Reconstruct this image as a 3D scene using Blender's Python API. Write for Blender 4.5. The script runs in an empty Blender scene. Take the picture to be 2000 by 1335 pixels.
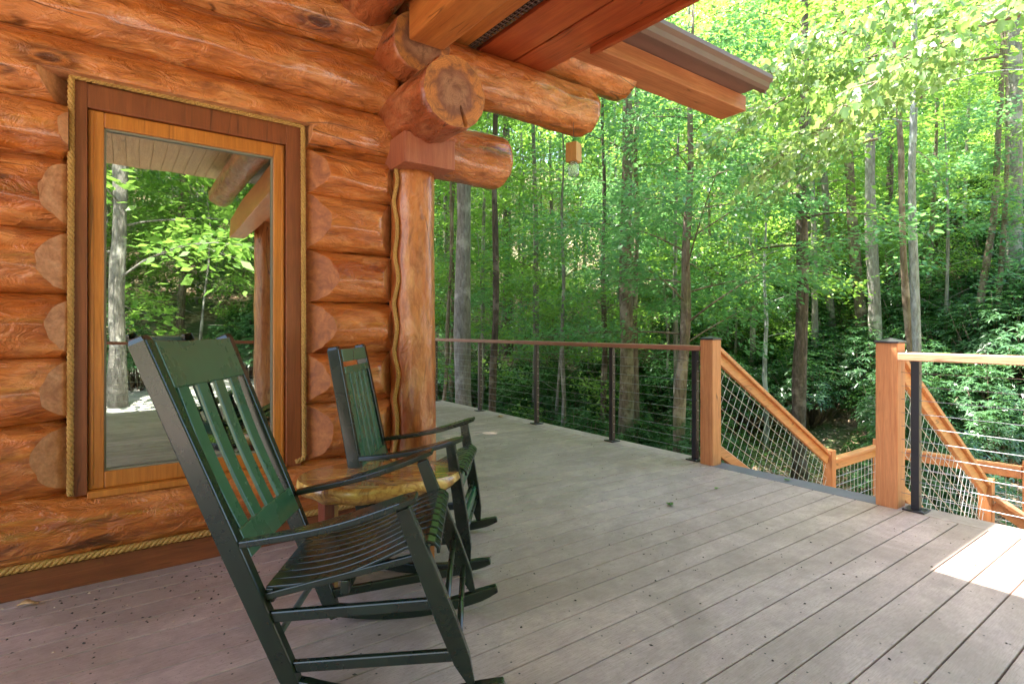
import bpy, bmesh, math, random
import numpy as np
from mathutils import Vector, Matrix, noise
random.seed(7); rng = np.random.default_rng(7)
PI = math.pi
sc = bpy.context.scene
# ------------------------------------------------------------------ camera
cam_d = bpy.data.cameras.new('camera'); cam = bpy.data.objects.new('camera', cam_d); sc.collection.objects.link(cam)
TH = math.atan2(1480, 1060)                      # angle between the view axis and the long wall (+x)
FW = Vector((math.cos(TH), math.sin(TH), 0)); RT = Vector((math.sin(TH), -math.cos(TH), 0))
cam.location = (0, 0, 1.2); cam.rotation_euler = (PI/2, 0, TH - PI/2)
cam_d.sensor_width = 36; cam_d.lens = 36*1060/2000; cam_d.shift_y = -24.5/2000
cam_d.clip_start = 0.05; cam_d.clip_end = 600
sc.camera = cam
# ------------------------------------------------------------------ light
SUN = Vector((-.19, .47, 1)).normalized()
w = bpy.data.worlds.new('World'); sc.world = w; w.use_nodes = True
nt = w.node_tree; bg = nt.nodes['Background']
sky = nt.nodes.new('ShaderNodeTexSky'); sky.sky_type = 'NISHITA'; sky.sun_disc = False
sky.sun_elevation = math.asin(SUN.z); sky.sun_rotation = math.atan2(SUN.x, SUN.y)
sky.air_density = 1.0; sky.dust_density = 2.5; sky.ozone_density = 1.0
nt.links.new(sky.outputs[0], bg.inputs[0]); bg.inputs[1].default_value = 0.15
sl = bpy.data.lights.new('sun', 'SUN'); sl.energy = 4.6; sl.angle = math.radians(.55); sl.color = (1, .95, .86)
so = bpy.data.objects.new('sun', sl); sc.collection.objects.link(so)
so.rotation_euler = (-SUN).to_track_quat('-Z', 'Y').to_euler(); so.location = (0, 0, 30)
sc.view_settings.view_transform = 'Standard'; sc.view_settings.look = 'None'
sc.view_settings.exposure = 2.98; sc.view_settings.gamma = 1; sc.view_settings.use_curve_mapping = False

# ------------------------------------------------------------------ helpers
COL = sc.collection
def empty(name, loc=(0,0,0), rz=0.0, parent=None):
    o = bpy.data.objects.new(name, None); COL.objects.link(o); o.location = loc; o.rotation_euler = (0,0,rz)
    o.empty_display_size = .1
    if parent: o.parent = parent
    return o
def tag(o, label=None, cat=None, group=None, kind=None):
    if label: o['label'] = label
    if cat: o['category'] = cat
    if group: o['group'] = group
    if kind: o['kind'] = kind
    return o
def link(name, me, parent=None, loc=None, bevel=0, seg=2):
    o = bpy.data.objects.new(name, me); COL.objects.link(o)
    if parent: o.parent = parent
    if loc is not None: o.location = loc
    if bevel:
        m = o.modifiers.new('bevel', 'BEVEL'); m.width = bevel; m.segments = seg; m.limit_method = 'ANGLE'; m.angle_limit = math.radians(40)
    return o
def np_mesh(name, V, Fc, mats, smooth=False):
    """fast mesh from numpy verts and one face array (n,k)"""
    V = np.asarray(V, np.float32); Fc = np.asarray(Fc, np.int32)
    me = bpy.data.meshes.new(name)
    me.vertices.add(len(V)); me.vertices.foreach_set('co', V.ravel())
    n, k = Fc.shape
    me.loops.add(n*k); me.loops.foreach_set('vertex_index', Fc.ravel())
    me.polygons.add(n); me.polygons.foreach_set('loop_start', np.arange(0, n*k, k, dtype=np.int32))
    try: me.polygons.foreach_set('loop_total', np.full(n, k, np.int32))
    except Exception: pass
    me.update(calc_edges=True); me.validate()
    for m in mats: me.materials.append(m)
    if smooth: me.polygons.foreach_set('use_smooth', np.ones(n, bool))
    return me
class MB:
    def __init__(s): s.v = []; s.f = []; s.mi = []
    def add(s, vs, fs, mi=0):
        b = len(s.v); s.v += [tuple(v) for v in vs]; s.f += [tuple(i+b for i in f) for f in fs]; s.mi += [mi]*len(fs)
    def box(s, a, b, mi=0, M=None):
        x0,y0,z0 = a; x1,y1,z1 = b
        vs = [Vector(p) for p in ((x0,y0,z0),(x1,y0,z0),(x1,y1,z0),(x0,y1,z0),(x0,y0,z1),(x1,y0,z1),(x1,y1,z1),(x0,y1,z1))]
        if M: vs = [M@v for v in vs]
        s.add(vs, ((0,3,2,1),(4,5,6,7),(0,1,5,4),(1,2,6,5),(2,3,7,6),(3,0,4,7)), mi); return s
    def bar(s, p, q, w, h, up=(0,0,1), mi=0, taper=1.0):
        """rectangular bar p->q, w across, h along up"""
        p = Vector(p); q = Vector(q); d = (q-p).normalized(); up = Vector(up)
        a = d.cross(up).normalized(); u = a.cross(d).normalized()
        vs = []
        for c, t in ((p,1), (q,taper)):
            for i, j in ((-1,-1),(1,-1),(1,1),(-1,1)): vs.append(c + a*(i*w/2*t) + u*(j*h/2*t))
        s.add(vs, ((3,2,1,0),(4,5,6,7),(0,1,5,4),(1,2,6,5),(2,3,7,6),(3,0,4,7)), mi); return s
    def tube(s, pts, rad, seg=8, mi=0, cap=True):
        pts = [Vector(p) for p in pts]; n = len(pts)
        if not hasattr(rad, '__len__'): rad = [rad]*n
        vs = []; ref = None
        for i, p in enumerate(pts):
            d = (pts[min(i+1,n-1)] - pts[max(i-1,0)]).normalized()
            if ref is None:
                ref = Vector((0,0,1)) if abs(d.z) < .9 else Vector((1,0,0))
            a = (ref - d*ref.dot(d)).normalized(); ref = a; b = d.cross(a)
            for k in range(seg):
                t = 2*PI*k/seg; vs.append(p + (a*math.cos(t) + b*math.sin(t))*rad[i])
        fs = []
        for i in range(n-1):
            for k in range(seg):
                k2 = (k+1)%seg; fs.append((i*seg+k, i*seg+k2, (i+1)*seg+k2, (i+1)*seg+k))
        if cap: fs.append(tuple(range(seg-1,-1,-1))); fs.append(tuple((n-1)*seg+k for k in range(seg)))
        s.add(vs, fs, mi); return s
    def sweep(s, pts, ws, hs, side, mi=0):
        """strip of rectangles along pts; side = lateral vector; ws lateral width, hs thickness"""
        pts = [Vector(p) for p in pts]; n = len(pts); side = Vector(side).normalized(); vs = []
        for i, p in enumerate(pts):
            d = (pts[min(i+1,n-1)] - pts[max(i-1,0)]).normalized(); u = side.cross(d).normalized()
            W = ws[i] if hasattr(ws,'__len__') else ws; Hh = hs[i] if hasattr(hs,'__len__') else hs
            for a, b in ((-1,-1),(1,-1),(1,1),(-1,1)): vs.append(p + side*(a*W/2) + u*(b*Hh/2))
        fs = []
        for i in range(n-1):
            for k in range(4): k2=(k+1)%4; fs.append((i*4+k, i*4+k2, (i+1)*4+k2, (i+1)*4+k))
        fs.append((3,2,1,0)); fs.append(tuple((n-1)*4+k for k in range(4)))
        s.add(vs, fs, mi); return s
    def mesh(s, name, mats, smooth=False):
        me = bpy.data.meshes.new(name); me.from_pydata([tuple(v) for v in s.v], [], s.f)
        for m in (mats if isinstance(mats, (list,tuple)) else [mats]): me.materials.append(m)
        me.polygons.foreach_set('material_index', s.mi)
        if smooth: me.polygons.foreach_set('use_smooth', [True]*len(s.f))
        me.update(); return me
    def build(s, name, mats, parent=None, smooth=False, bevel=0, seg=2, loc=None):
        me = s.mesh(name, mats, smooth)
        bm = bmesh.new(); bm.from_mesh(me); bmesh.ops.recalc_face_normals(bm, faces=bm.faces); bm.to_mesh(me); bm.free()
        return link(name, me, parent, loc, bevel, seg)

# ------------------------------------------------------------------ materials
class Mat:
    def __init__(s, name):
        s.m = bpy.data.materials.new(name); s.m.use_nodes = True; s.nt = s.m.node_tree; s.b = s.nt.nodes['Principled BSDF']
        s.tc = s.nt.nodes.new('ShaderNodeTexCoord')
    def n(s, t, **k):
        x = s.nt.nodes.new(t)
        for a, v in k.items(): setattr(x, a, v)
        return x
    def l(s, a, b): s.nt.links.new(a, b)
    def coord(s, scale=(1,1,1), src='Object', rand=True):
        mp = s.n('ShaderNodeMapping'); mp.inputs['Scale'].default_value = scale
        if rand:
            oi = s.n('ShaderNodeObjectInfo'); mul = s.n('ShaderNodeVectorMath', operation='SCALE'); mul.inputs[0].default_value = (37,19,53)
            s.l(oi.outputs['Random'], mul.inputs['Scale'])
            ad = s.n('ShaderNodeVectorMath', operation='ADD'); s.l(s.tc.outputs[src], ad.inputs[0]); s.l(mul.outputs[0], ad.inputs[1]); s.l(ad.outputs[0], mp.inputs[0])
        else: s.l(s.tc.outputs[src], mp.inputs[0])
        return mp.outputs[0]
    def noise(s, co, scale, detail=4, rough=.55, dist=0):
        x = s.n('ShaderNodeTexNoise'); x.inputs['Scale'].default_value = scale; x.inputs['Detail'].default_value = detail
        x.inputs['Roughness'].default_value = rough; x.inputs['Distortion'].default_value = dist; s.l(co, x.inputs['Vector']); return x.outputs['Fac']
    def vor(s, co, scale, feature='F1', out='Distance'):
        x = s.n('ShaderNodeTexVoronoi', feature=feature); x.inputs['Scale'].default_value = scale; s.l(co, x.inputs['Vector']); return x.outputs[out]
    def ramp(s, fac, stops):
        r = s.n('ShaderNodeValToRGB'); e = r.color_ramp.elements
        while len(e) > 1: e.remove(e[-1])
        e[0].position = stops[0][0]; e[0].color = (*stops[0][1], 1)
        for p, c in stops[1:]:
            q = e.new(p); q.color = (*c, 1)
        s.l(fac, r.inputs[0]); return r.outputs[0]
    def mix(s, fac, a, b, mode='MIX'):
        x = s.n('ShaderNodeMix', data_type='RGBA', blend_type=mode)
        if isinstance(fac, (int, float)): x.inputs[0].default_value = fac
        else: s.l(fac, x.inputs[0])
        for i, c in ((6,a),(7,b)):
            if isinstance(c, tuple): x.inputs[i].default_value = (*c, 1)
            else: s.l(c, x.inputs[i])
        return x.outputs[2]
    def math(s, op, a, b=None):
        x = s.n('ShaderNodeMath', operation=op)
        for i, c in ((0,a),(1,b)):
            if c is None: continue
            if isinstance(c, (int,float)): x.inputs[i].default_value = c
            else: s.l(c, x.inputs[i])
        return x.outputs[0]
    def bump(s, h, strength=.3, dist=.01, prev=None):
        x = s.n('ShaderNodeBump'); x.inputs['Strength'].default_value = strength; x.inputs['Distance'].default_value = dist
        s.l(h, x.inputs['Height'])
        if prev is not None: s.l(prev, x.inputs['Normal'])
        return x.outputs[0]
    def out(s, col=None, rough=None, nrm=None, **k):
        if col is not None:
            if isinstance(col, tuple): s.b.inputs['Base Color'].default_value = (*col, 1)
            else: s.l(col, s.b.inputs['Base Color'])
        if rough is not None:
            if isinstance(rough, (int,float)): s.b.inputs['Roughness'].default_value = rough
            else: s.l(rough, s.b.inputs['Roughness'])
        if nrm is not None: s.l(nrm, s.b.inputs['Normal'])
        for a, v in k.items(): s.b.inputs[a].default_value = v
        return s.m

def mat_log(name, dark, mid, lite, coat=.35, axis='x', facet=1.0):
    """stained, drawknife-peeled log: long axis = local x (or z)"""
    M = Mat(name)
    st = {'x': (.35,3.2,3.2), 'z': (3.2,3.2,.35), 'y': (3.2,.35,3.2)}[axis]
    st2 = {'x': (.16,1,1), 'z': (1,1,.16), 'y': (1,.16,1)}[axis]
    st3 = {'x': (2.4,5,5), 'z': (5,5,2.4), 'y': (5,2.4,5)}[axis]
    c1 = M.coord(st); c2 = M.coord(st2); c3 = M.coord(st3); c0 = M.coord((1,1,1))
    big = M.noise(c1, 1.6, 4, .6, .35)
    col = M.ramp(big, [(.30, dark), (.46, mid), (.60, lite), (.72, mid)])
    mot = M.noise(c3, 2.6, 6, .68, .5)
    col = M.mix(M.ramp(mot, [(.34,(.6,)*3), (.5,(0,)*3)]), col, tuple(c*.62 for c in dark))
    grain = M.noise(c2, 42, 5, .65, .4)
    col = M.mix(M.ramp(grain, [(.36,(.32,)*3), (.56,(0,)*3)]), col, tuple(c*.42 for c in dark))
    kn = M.vor(c3, .42); knm = M.ramp(kn, [(.0,(1,1,1)), (.06,(.95,.95,.95)), (.075,(.2,.2,.2)), (.10,(.7,.7,.7)), (.16,(0,0,0))])
    col = M.mix(knm, col, tuple(c*.28 for c in dark))
    pale = M.noise(c3, 1.5, 6, .66, .5)
    col = M.mix(M.ramp(pale, [(.54,(0,0,0)), (.66,(.6,.6,.6))]), col, (min(1,lite[0]*1.10+.04), lite[1]*1.28+.04, lite[2]*1.4+.03))
    ck = M.noise(c2, 5.5, 2, .4, .3); ckm = M.ramp(ck, [(.487,(0,0,0)), (.4975,(.85,)*3), (.5025,(.85,)*3), (.512,(0,0,0))])
    gate = M.ramp(M.noise(c3, .9, 2, .5), [(.52,(0,0,0)), (.58,(1,1,1))])
    ckg = M.mix(1.0, ckm, gate, 'MULTIPLY'); col = M.mix(ckg, col, tuple(c*.2 for c in dark))
    fc = M.vor(c3, 1.9, 'SMOOTH_F1'); sc_ = M.noise(c3, 3.2, 4, .65, 1.0)
    n1 = M.bump(fc, .7*facet, .05); n2 = M.bump(sc_, .6*facet, .035, n1); n3 = M.bump(grain, .22, .004, n2)
    r = M.ramp(mot, [(.3,(.46,)*3), (.7,(.24,)*3)])
    m = M.out(col, r, n3, **{'Coat Weight': coat, 'Coat Roughness': .11})
    return m
def mat_timber(name, a, b, rough=.5, axis='x', scale=1.0, coat=0.0):
    M = Mat(name)
    st = {'x': (.5,9,9), 'z': (9,9,.5), 'y': (9,.5,9)}[axis]
    c = M.coord(st); c2 = M.coord((1,1,1))
    g = M.noise(c, 3*scale, 5, .6, .7); g2 = M.noise(c, 14*scale, 4, .7)
    col = M.mix(M.ramp(g, [(.35,(0,0,0)), (.65,(1,1,1))]), a, b)
    col = M.mix(M.ramp(g2, [(.4,(.3,)*3), (.62,(0,)*3)]), col, tuple(v*.45 for v in a))
    ck = M.noise(M.coord({'x': (.25,4,4), 'z': (4,4,.25), 'y': (4,.25,4)}[axis]), 2.6, 2, .4, .2)
    ckm = M.ramp(ck, [(.490,(0,0,0)), (.498,(.8,)*3), (.502,(.8,)*3), (.510,(0,0,0))]); gt = M.ramp(M.noise(c2, 2.3, 2, .5), [(.53,(0,0,0)), (.58,(1,1,1))])
    ckm = M.mix(1.0, ckm, gt, 'MULTIPLY'); col = M.mix(ckm, col, tuple(v*.2 for v in a))
    k = M.vor(c2, 1.7); col = M.mix(M.ramp(k, [(0,(1,1,1)), (.035,(.9,.9,.9)), (.07,(0,0,0))]), col, tuple(v*.3 for v in a))
    mo = M.noise(c2, 3.2, 3); col = M.mix(M.ramp(mo, [(.4,(.25,)*3), (.6,(0,)*3)]), col, tuple(v*.6 for v in a))
    return M.out(col, rough, M.bump(g2, .35, .003, M.bump(g, .3, .006)), **{'Coat Weight': coat, 'Coat Roughness': .25})

LOG = mat_log('stained_log', (.36,.080,.012), (.55,.155,.026), (.64,.225,.06), .9, facet=1.5)
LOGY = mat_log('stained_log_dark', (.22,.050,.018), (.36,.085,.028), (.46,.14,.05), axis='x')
POSTM = mat_log('peeled_post', (.36,.085,.02), (.52,.165,.045), (.60,.255,.09), axis='z', facet=.8)
def mat_cut(name, a, b, c):
    M = Mat(name); co = M.coord((1,1,1))
    r1 = M.noise(co, 9, 5, .65, 1.5); r2 = M.noise(co, 70, 3, .6)
    col = M.ramp(r1, [(.35,a), (.5,b), (.65,c)])
    col = M.mix(M.ramp(r2, [(.4,(.25,)*3), (.6,(0,)*3)]), col, tuple(v*.5 for v in a))
    return M.out(col, .55, M.bump(r2, .25, .003))
CUT = mat_cut('cut_face_pale', (.44,.17,.06), (.62,.28,.12), (.70,.36,.18))
CUTD = mat_cut('cut_face_shaded', (.26,.07,.014), (.40,.12,.024), (.50,.17,.04))  # darker copy of the cut face, shade away from the light put into colour
def mat_end():
    M = Mat('log_end_grain'); sx = M.n('ShaderNodeSeparateXYZ'); M.l(M.tc.outputs['Object'], sx.inputs[0])
    cb = M.n('ShaderNodeCombineXYZ'); M.l(sx.outputs[1], cb.inputs[0]); M.l(sx.outputs[2], cb.inputs[1])
    ln = M.n('ShaderNodeVectorMath', operation='LENGTH'); M.l(cb.outputs[0], ln.inputs[0])
    co = M.coord((1,1,1), rand=True); wob = M.noise(co, 7, 4, .6, .8)
    rr = M.math('ADD', ln.outputs['Value'], M.math('MULTIPLY', M.math('SUBTRACT', wob, .5), .09))
    base = M.ramp(rr, [(.0,(.30,.135,.075)), (.06,(.40,.20,.11)), (.115,(.26,.10,.055)), (.14,(.52,.19,.05)), (.2,(.60,.24,.06))])
    rings = M.math('SINE', M.math('MULTIPLY', rr, 620)); rm = M.math('MULTIPLY', M.math('ADD', rings, 1), .14)
    col = M.mix(rm, base, (.16,.06,.03)); bl = M.noise(co, 16, 5, .65, 1)
    col = M.mix(M.ramp(bl, [(.38,(.8,)*3), (.56,(0,)*3)]), col, (.17,.065,.035))
    return M.out(col, .55, M.bump(rings, .2, .002, M.bump(bl, .3, .006)))
ENDG = mat_end()
SKIRT = mat_timber('skirt_timber', (.20,.055,.018), (.30,.09,.03), .45, coat=.2)
CASING = mat_timber('casing_timber', (.22,.058,.018), (.31,.09,.028), .42, 'z', coat=.25)
SASH = mat_timber('sash_timber', (.52,.17,.022), (.64,.24,.038), .35, 'z', coat=.4)
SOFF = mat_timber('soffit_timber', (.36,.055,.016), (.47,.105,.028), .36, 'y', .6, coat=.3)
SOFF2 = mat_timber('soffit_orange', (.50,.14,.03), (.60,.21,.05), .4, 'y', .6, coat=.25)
BEAMM = mat_timber('header_timber', (.46,.15,.06), (.60,.24,.11), .5, 'x', .6)
BLOCKM = mat_timber('cap_block_timber', (.36,.10,.05), (.46,.16,.08), .5, 'z', 1.3)
CEDAR = mat_timber('cedar_rail', (.60,.24,.09), (.72,.34,.14), .5, 'x')
CEDARZ = mat_timber('cedar_post', (.56,.20,.07), (.68,.29,.115), .5, 'z')
TRAIL = mat_timber('deck_top_rail', (.34,.13,.075), (.44,.19,.11), .5, 'y')
def plain(name, col, rough=.5, metal=0, noise_amt=.25, scale=8, bump=.1, coat=0, rand=True):
    M = Mat(name); co = M.coord((1,1,1), rand=rand); n = M.noise(co, scale, 5, .65)
    c = M.mix(M.ramp(n, [(.35,(noise_amt,)*3), (.65,(0,)*3)]), col, tuple(v*.45 for v in col))
    return M.out(c, rough, M.bump(n, bump, .004), **{'Metallic': metal, 'Coat Weight': coat, 'Coat Roughness': .2})
BLACKM = plain('black_powder_coat', (.022,.02,.024), .4, 0, .3, 20)
STEEL = plain('steel_cable', (.38,.39,.41), .35, .9, .15)
WIRE = plain('galvanised_wire', (.62,.63,.66), .4, .55, .15)
GUTTER = plain('brown_gutter', (.17,.095,.085), .4, 0, .2, 5)
SHING = plain('roof_shingle', (.20,.145,.125), .85, 0, .5, 14, .5)
DARKIN = plain('dark_interior', (.035,.022,.014), .8)
GASKET = plain('pane_gasket', (.25,.25,.2), .5)
NAILM = plain('dark_screw', (.06,.055,.05), .5, .3)
def mat_chair(name, a, b_):
    M = Mat(name); co = M.coord((1,1,1)); n = M.noise(co, 5, 5, .6); sp = M.noise(co, 60, 3, .7)
    col = M.ramp(n, [(.3,a), (.7,b_)])
    col = M.mix(M.ramp(sp, [(.70,(0,0,0)), (.74,(.6,.6,.6))]), col, (.12,.14,.11))
    return M.out(col, M.ramp(n, [(.3,(.22,)*3), (.7,(.34,)*3)]), M.bump(sp, .12, .002), **{'Coat Weight': .22, 'Coat Roughness': .15})
PAINT = mat_chair('green_paint', (.007,.013,.009), (.011,.023,.014))
PAINTG = mat_chair('reflected_green_paint', (.030,.100,.055), (.045,.135,.078))  # green reflected on the forward faces is put into this lighter colour
DOWEL = plain('weathered_dowel', (.12,.14,.12), .6, 0, .5, 20)
def mat_rope():
    M = Mat('manila_rope'); co = M.coord((1,1,1)); n = M.noise(co, 160, 3, .7); n2 = M.noise(co, 6, 3)
    col = M.ramp(n, [(.3,(.30,.15,.035)), (.55,(.52,.30,.08)), (.75,(.68,.44,.15))])
    col = M.mix(M.ramp(n2, [(.4,(.3,)*3), (.6,(0,)*3)]), col, (.26,.14,.04))
    return M.out(col, .75, M.bump(n, .5, .003))
ROPE = mat_rope()
def mat_deck():
    M = Mat('composite_board'); oi = M.n('ShaderNodeObjectInfo')
    c = M.coord((.45,14,14)); c1 = M.coord((1,1,1)); cw = M.coord((.5,.8,1), rand=False); 
    g = M.noise(c, 5, 5, .7, .3); m = M.noise(c1, 9, 6, .7, .5); bigw = M.noise(cw, 1.1, 4, .6, .6)
    base = M.ramp(oi.outputs['Random'], [(0,(.45,.34,.295)), (.35,(.55,.42,.365)), (.7,(.48,.365,.325)), (1,(.52,.40,.345))])
    col = M.mix(M.ramp(m, [(.36,(.42,)*3), (.62,(0,)*3)]), base, (.27,.20,.18))
    col = M.mix(M.ramp(g, [(.52,(0,)*3), (.75,(.35,)*3)]), col, (.54,.43,.37))
    gc = M.n('ShaderNodeNewGeometry'); mp = M.n('ShaderNodeMapping'); mp.inputs['Scale'].default_value=(.6,.9,1); M.l(gc.outputs['Position'], mp.inputs[0])
    st = M.noise(mp.outputs[0], 2.1, 6, .68, 1.2)
    col = M.mix(M.ramp(st, [(.40,(.45,)*3), (.58,(0,)*3)]), col, (.215,.16,.12))
    fl = M.noise(c1, 120, 2, .5); col = M.mix(M.ramp(fl, [(.64,(0,)*3), (.74,(.6,)*3)]), col, (.13,.10,.08)); f2 = M.noise(M.coord((3,60,60)), 6, 3, .7); col = M.mix(M.ramp(f2, [(.40,(.35,)*3), (.55,(0,)*3)]), col, (.19,.15,.12))
    return M.out(col, M.ramp(m, [(.3,(.62,)*3),(.7,(.48,)*3)]), M.bump(g, .25, .003, M.bump(m, .12, .003)))
DECKM = mat_deck()
NOSE = plain('deck_nosing', (.155,.145,.165), .55, 0, .3, 9)
def mat_bark(name, a, b, c, vscale=1.0, moss=0.0):
    M = Mat(name); co = M.coord((6*vscale,6*vscale,1.5*vscale)); c2 = M.coord((1,1,1))
    n = M.noise(co, 3.2, 5, .7, .6); n2 = M.noise(c2, 2.2, 4, .6); v = M.vor(co, 3.6)
    col = M.ramp(n, [(.3,a), (.5,b), (.7,c)])
    lich = M.ramp(n2, [(.54,(0,)*3), (.62,(.7,)*3)])
    col = M.mix(lich, col, tuple(min(1,x*1.35+.03) for x in c))
    if moss: col = M.mix(M.ramp(M.noise(c2, 1.7, 4), [(.48,(0,)*3), (.62,(moss,)*3)]), col, (.09,.13,.03))
    return M.out(col, .85, M.bump(v, .6, .03, M.bump(n, .7, .02)))
BARKG = mat_bark('grey_bark', (.09,.08,.07), (.185,.165,.14), (.28,.26,.23))
BARKB = mat_bark('brown_bark', (.075,.05,.035), (.16,.11,.075), (.26,.20,.15), moss=.3)
BARKD = mat_bark('dark_furrowed_bark', (.035,.026,.02), (.09,.062,.045), (.17,.125,.10), 1.2)
BARKL = mat_bark('pale_lichened_bark', (.12,.115,.105), (.25,.25,.24), (.38,.39,.39), 1.3)
def mat_leaf(name, c0, c1, c2, tr, trf=.45, rough=.38):
    M = Mat(name); g = M.n('ShaderNodeNewGeometry'); oi = M.n('ShaderNodeObjectInfo')
    co = M.coord((1,1,1), rand=True); big = M.noise(co, .55, 3, .6)
    f = M.math('ADD', M.math('MULTIPLY', g.outputs['Random Per Island'], .65), M.math('ADD', M.math('MULTIPLY', big, .5), M.math('MULTIPLY', oi.outputs['Random'], .25)))
    f = M.math('MULTIPLY', f, .75)
    col = M.ramp(f, [(.2,c0), (.5,c1), (.85,c2)])
    M.out(col, rough, **{'Specular IOR Level': .6})
    t = M.n('ShaderNodeBsdfTranslucent'); tc = M.mix(f, tuple(v*.65 for v in tr), tr); M.l(tc, t.inputs[0])
    mx = M.n('ShaderNodeMixShader'); mx.inputs[0].default_value = trf
    M.l(M.b.outputs[0], mx.inputs[1]); M.l(t.outputs[0], mx.inputs[2])
    M.l(mx.outputs[0], M.nt.nodes['Material Output'].inputs[0]); return M.m
LEAFA = mat_leaf('maple_leaf', (.045,.12,.026), (.09,.20,.038), (.17,.30,.055), (.40,.68,.10), .5)
LEAFB = mat_leaf('beech_leaf', (.035,.12,.05), (.07,.20,.08), (.12,.28,.11), (.30,.62,.19), .42)
LEAFC = mat_leaf('poplar_leaf', (.06,.15,.03), (.11,.235,.045), (.20,.32,.07), (.42,.70,.12), .5)
LEAFN = mat_leaf('sunlit_maple_leaf', (.05,.14,.03), (.13,.24,.05), (.36,.42,.19), (.40,.58,.14), .42)  # lightened leaf tones, full-sun glare of the boughs put into the colour
LEAFR = mat_leaf('laurel_leaf', (.03,.085,.035), (.06,.14,.06), (.11,.21,.10), (.14,.34,.07), .25, .26)
GCOV = mat_leaf('herb_leaf', (.05,.12,.03), (.08,.18,.04), (.12,.24,.05), (.2,.42,.08), .4)
def mat_ground():
    M = Mat('leaf_litter'); co = M.coord((1,1,1), rand=False)
    v = M.vor(co, 9, 'F1', 'Color'); bw = M.n('ShaderNodeRGBToBW'); M.l(v, bw.inputs[0])
    col = M.ramp(bw.outputs[0], [(.1,(.08,.045,.028)), (.35,(.20,.12,.07)), (.6,(.34,.23,.145)), (.9,(.48,.37,.27))])
    n = M.noise(co, .35, 5, .65); col = M.mix(M.ramp(n, [(.46,(0,)*3), (.56,(.85,)*3)]), col, (.045,.085,.02))
    return M.out(col, .9, M.bump(bw.outputs[0], .8, .05))
GROUND = mat_ground()
GRAVEL = plain('gravel_drive', (.42,.40,.37), .9, 0, .6, 26, .8, rand=False)
def mat_glass():
    M = Mat('window_glass'); nt = M.nt; co = M.coord((1,1,1), rand=False); n = M.noise(co, 1.6, 2, .5)
    bp = M.bump(n, .07, .02)
    gl = M.n('ShaderNodeBsdfGlossy'); gl.inputs['Roughness'].default_value = .004; gl.inputs['Color'].default_value = (.82,.86,.82,1); M.l(bp, gl.inputs['Normal'])
    tr = M.n('ShaderNodeBsdfTransparent'); tr.inputs[0].default_value = (.55,.6,.55,1)
    mx = M.n('ShaderNodeMixShader'); mx.inputs[0].default_value = .46
    M.l(tr.outputs[0], mx.inputs[1]); M.l(gl.outputs[0], mx.inputs[2]); M.l(mx.outputs[0], nt.nodes['Material Output'].inputs[0]); return M.m
GLASS = mat_glass()
def mat_jar():
    M = Mat('jar_glass'); return M.out((.9,1,.97), .08, **{'Transmission Weight': .85, 'IOR': 1.3})
JAR = mat_jar()
def mat_slab():
    M = Mat('live_edge_slab'); co = M.coord((1.2,5,3)); n = M.noise(co, 3, 5, .65, 1.6); n2 = M.noise(co, 12, 5, .7, .6)
    col = M.ramp(n, [(.3,(.20,.07,.02)), (.45,(.42,.19,.05)), (.58,(.60,.34,.09)), (.7,(.72,.48,.17))])
    col = M.mix(M.ramp(n2, [(.38,(.4,)*3), (.58,(0,)*3)]), col, (.16,.06,.02))
    return M.out(col, .22, M.bump(n2, .08, .003), **{'Coat Weight': 1.0, 'Coat Roughness': .04})
SLAB = mat_slab()
def mat_edge():
    M = Mat('slab_live_edge'); co = M.coord((1,1,1)); n = M.noise(co, 14, 5, .7, 1.5)
    col = M.ramp(n, [(.3,(.14,.05,.012)), (.45,(.50,.25,.05)), (.6,(.74,.50,.13)), (.7,(.80,.62,.26))])
    return M.out(col, .3, M.bump(n, .5, .01), **{'Coat Weight': .8, 'Coat Roughness': .08})
EDGE = mat_edge()
REDWOOD = mat_timber('red_brown_leg', (.17,.035,.015), (.25,.055,.02), .45, 'z')
PALEWOOD = mat_timber('pale_leg', (.50,.30,.12), (.62,.40,.18), .5, 'z')

# ------------------------------------------------------------------ terrain
def sstep(a, b, x):
    t = np.clip((x-a)/(b-a), 0, 1); return t*t*(3-2*t)
def softpos(x, k=3.0): return k*np.log1p(np.exp(np.clip(x/k, -30, 30)))
def gh(x, y):
    x = np.asarray(x, float); y = np.asarray(y, float)
    d = FW.x*x + FW.y*y; l = RT.x*x + RT.y*y
    h = -2.55 + .24*softpos(d-14, 2) + .25*softpos(d-28, 4) + .44*softpos(l-7.5, 1.5)*sstep(6, 15, d)*(1-.75*sstep(16, 40, l))
    h = h + .25*np.sin(x*.31+1)*np.cos(y*.27) + .12*np.sin(x*.9)*np.sin(y*.8+2)
    hb = -.95 + .30*softpos(-y-10, 3) + .3*softpos(-y-22, 3)
    k = sstep(-3.0, 3.0, d - .0*l) * sstep(-9, -1, y + .9*np.clip(x-4, 0, 6))
    return hb + (h-hb)*k
gx = np.concatenate([np.linspace(-70,-12,30), np.linspace(-10,30,101), np.linspace(32,150,60)])
gy = np.concatenate([np.linspace(-70,-12,30), np.linspace(-10,30,101), np.linspace(32,150,60)])
X, Y = np.meshgrid(gx, gy); Zg = gh(X, Y)
V = np.stack([X.ravel(), Y.ravel(), Zg.ravel()], 1); nx = len(gx); ny = len(gy)
ii = (np.arange(ny-1)[:,None]*nx + np.arange(nx-1)[None,:]).ravel()
gm = np_mesh('ground', V, np.stack([ii, ii+1, ii+nx+1, ii+nx], 1), [GROUND], True)
tag(link('ground', gm), kind='structure')
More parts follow.
